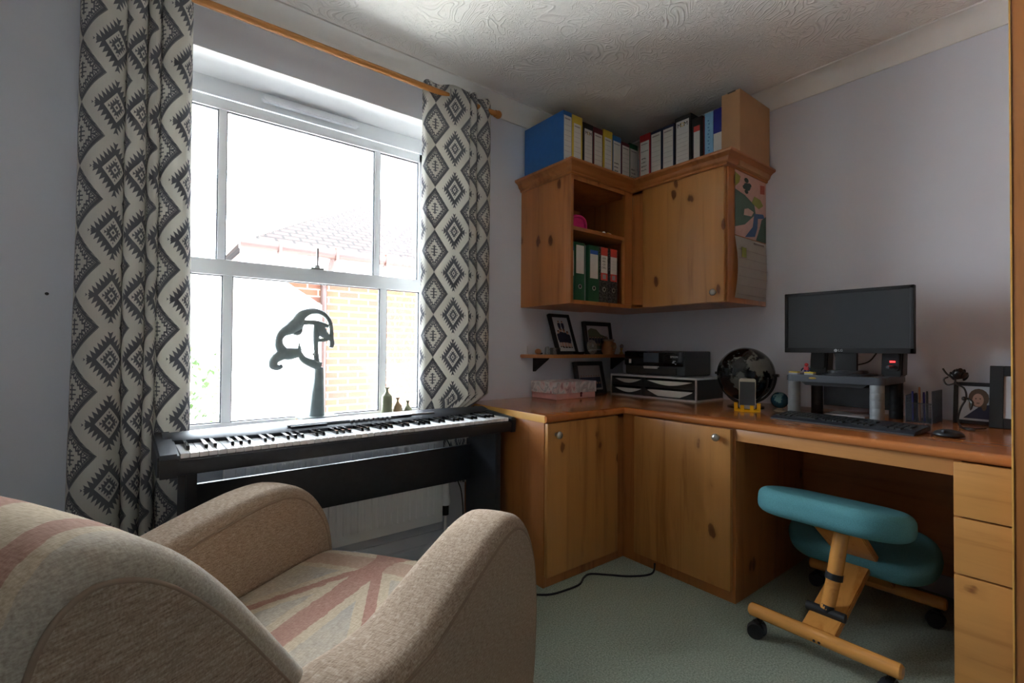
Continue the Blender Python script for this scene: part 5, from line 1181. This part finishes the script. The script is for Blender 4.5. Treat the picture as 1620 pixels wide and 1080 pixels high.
# ------------------------------------------------------------------ kneeling chair
kc = thing('kneeling_chair', 'teal kneeling chair with a beech frame on castors under the desk', 'chair', (-0.62, -1.54, 0))
KB = lambda n, bm, m='beech': part(n, bm, m, kc)
for x, ya, yb in ((-0.915, -1.762, -1.318), (-0.315, -1.757, -1.300)):
    b = BM(); add_cyl(b, (x, ya+0.006, 0.088), (x, yb-0.006, 0.088), 0.0225, seg=24); add_cyl(b, (x, ya, 0.088), (x, ya+0.006, 0.088), 0.017, 0.0225, seg=24); add_cyl(b, (x, yb-0.006, 0.088), (x, yb, 0.088), 0.0225, 0.017, seg=24)
    if x < -0.6:
        for y in (-1.535, -1.55): add_cyl(b, (x-0.0205, y, 0.081), (x-0.0235, y, 0.081), 0.004, mi=1)
    part('base_bar', b, ['beech_y', 'blackm'], kc)
    for y in (ya+0.03, yb-0.03):
        b = BM()
        for s in (-1, 1): add_cyl(b, (x-0.008+0.013*s-0.010, y-0.004, 0.027), (x-0.008+0.013*s+0.010, y+0.006, 0.027), 0.0265, seg=24)
        c_ = KB('castor', b, 'rubber')
        b = BM(); add_cyl(b, (x, y, 0.03), (x, y, 0.072), 0.0055); add_box(b, x-0.014, x+0.014, y-0.012, y+0.012, 0.045, 0.058, bev=0.004); part('castor_fork', b, 'dsteel', c_)
def plank(x0, z0, x1, z1, yc, w_, th, w2=None):
    d = Vector((x1-x0, 0, z1-z0)); L = d.length; m = frame3((x0, yc, z0), (d.x, 0, d.z), (0, 1, 0)); b = BM(); w2 = w2 or w_
    add_prism(b, [(0, -w_/2), (L, -w2/2), (L, w2/2), (0, w_/2)], -th/2, th/2, 'z', bev=0.003, mat=m); return b
KB('long_plank', plank(-0.905, 0.098, -0.44, 0.265, -1.538, 0.100, 0.024))
KB('seat_plank', plank(-0.80, 0.445, -0.325, 0.098, -1.54, 0.155, 0.024, 0.13))
b = BM(); add_cyl(b, (-0.832, -1.538, 0.15), (-0.805, -1.55, 0.255), 0.0215); add_cyl(b, (-0.802, -1.551, 0.262), (-0.772, -1.562, 0.40), 0.0235); KB('height_strut', b)
b = BM(); add_cyl(b, (-0.8055, -1.5495, 0.247), (-0.802, -1.551, 0.268), 0.026); KB('strut_collar', b, 'blackm')
b = BM(); add_cyl(b, (-0.838, -1.478, 0.143), (-0.838, -1.594, 0.143), 0.015); add_cyl(b, (-0.834, -1.538, 0.143), (-0.829, -1.54, 0.165), 0.021); KB('strut_pivot', b, 'blackm')
def cushion(cx_, yc, cz_, dx, dy, th, tilt):
    m = Matrix.Translation((cx_, yc, cz_)) @ Matrix.Rotation(tilt, 4, 'Y'); t_ = BM()
    out = rrect(-dx/2, dx/2, -dy/2, dy/2, min(dx, dy)*0.46, 9)
    add_pad(t_, out, -th/2, th/2, th*0.36, 'z', steps=5, mid=3)
    t2 = BM(); merge(t2, t_, m); return t2
sc_ = cushion(-0.74, -1.520, 0.455, 0.305, 0.470, 0.090, math.radians(9)); KB('seat_pad', sc_, 'teal')
sc_ = cushion(-0.46, -1.525, 0.275, 0.24, 0.49, 0.085, math.radians(-26)); KB('knee_pad', sc_, 'teal')
for y in (-1.42, -1.63):
    KB('pad_batten', plank(-0.53, 0.205, -0.41, 0.262, y, 0.05, 0.018), 'beech')

# ------------------------------------------------------------------ armchair (local: x forward, y left, z up)
th0 = math.atan2(0.538, 0.843)
ac = thing('armchair', 'beige tub armchair with a faded flag-print seat, nearest the camera', 'armchair', (-2.155, -0.86, 0), th0)
def AP(name, bm, m, parent=ac, label=None): return part(name, bm, m, parent, local=True, label=label, ang=70)
arm_p = dense([(-0.70, 0.06), (0.08, 0.06), (0.155, 0.09), (0.185, 0.20), (0.19, 0.33), (0.165, 0.45), (0.10, 0.545), (0.01, 0.602), (-0.10, 0.612), (-0.25, 0.592), (-0.45, 0.555), (-0.70, 0.53)], 4)
for s, nm in ((1, 'left'), (-1, 'right')):
    y0, y1 = sorted((s*0.285, s*0.425))
    b = BM(); add_pad(b, arm_p, y0, y1, 0.028, 'y', dome=0.006); a_ = AP('arm', b, 'beige')
    inner = offset_poly(arm_p, 0.03)
    for yy in (y0, y1):
        b = BM(); add_prism(b, inner, yy-0.002, yy+0.002, 'y'); AP('arm_panel', b, 'beige', a_)
        b = BM(); pts = [(x, yy, z) for x, z in inner if z > 0.08]; add_tube(b, pts, 0.0034, seg=8, sm=0); AP('piping', b, 'seam', a_)
seat_p = dense([(-0.50, 0.20), (0.12, 0.20), (0.17, 0.23), (0.185, 0.29), (0.165, 0.345), (0.10, 0.372), (-0.12, 0.375), (-0.50, 0.355)], 4)
b = BM(); add_pad(b, seat_p, -0.287, 0.287, 0.03, 'y', dome=0.012, mid=8); AP('seat_cushion', b, 'jack_seat', label='seat cushion with faded pink and blue flag print')
b = BM(); add_box(b, -0.86, 0.10, -0.30, 0.30, 0.06, 0.215, bev=0.01); AP('seat_base', b, 'beige')
back_p = dense([(-0.50, 0.12), (-0.43, 0.28), (-0.50, 0.43), (-0.58, 0.54), (-0.64, 0.625), (-0.72, 0.735), (-0.785, 0.805), (-0.84, 0.838), (-0.89, 0.842), (-0.935, 0.805), (-0.955, 0.72), (-0.945, 0.55), (-0.915, 0.35), (-0.88, 0.12)], 4)
b = BM(); add_pad(b, back_p, -0.325, 0.325, 0.034, 'y', dome=0.020, steps=6, mid=8); bk_ = AP('backrest', b, 'jack_back', label='backrest with faded pink and blue flag print')
inner = offset_poly(back_p, 0.030)
for yy in (-0.325, 0.325):
    b = BM(); add_prism(b, inner, yy-0.003, yy+0.003, 'y'); AP('back_side_panel', b, 'beige', bk_, 'plain beige side panel')
    b = BM(); add_tube(b, [(x, yy, z) for x, z in inner]+[(inner[0][0], yy, inner[0][1])], 0.0034, seg=8, sm=0); AP('piping', b, 'seam', bk_)
for x in (0.05, -0.75):
    for y in (-0.33, 0.33):
        b = BM(); add_cyl(b, (x, y, 0), (x, y, 0.065), 0.018, 0.026); AP('leg', b, 'beech')

for o in bpy.data.objects:
    if 'm' in o: del o['m']
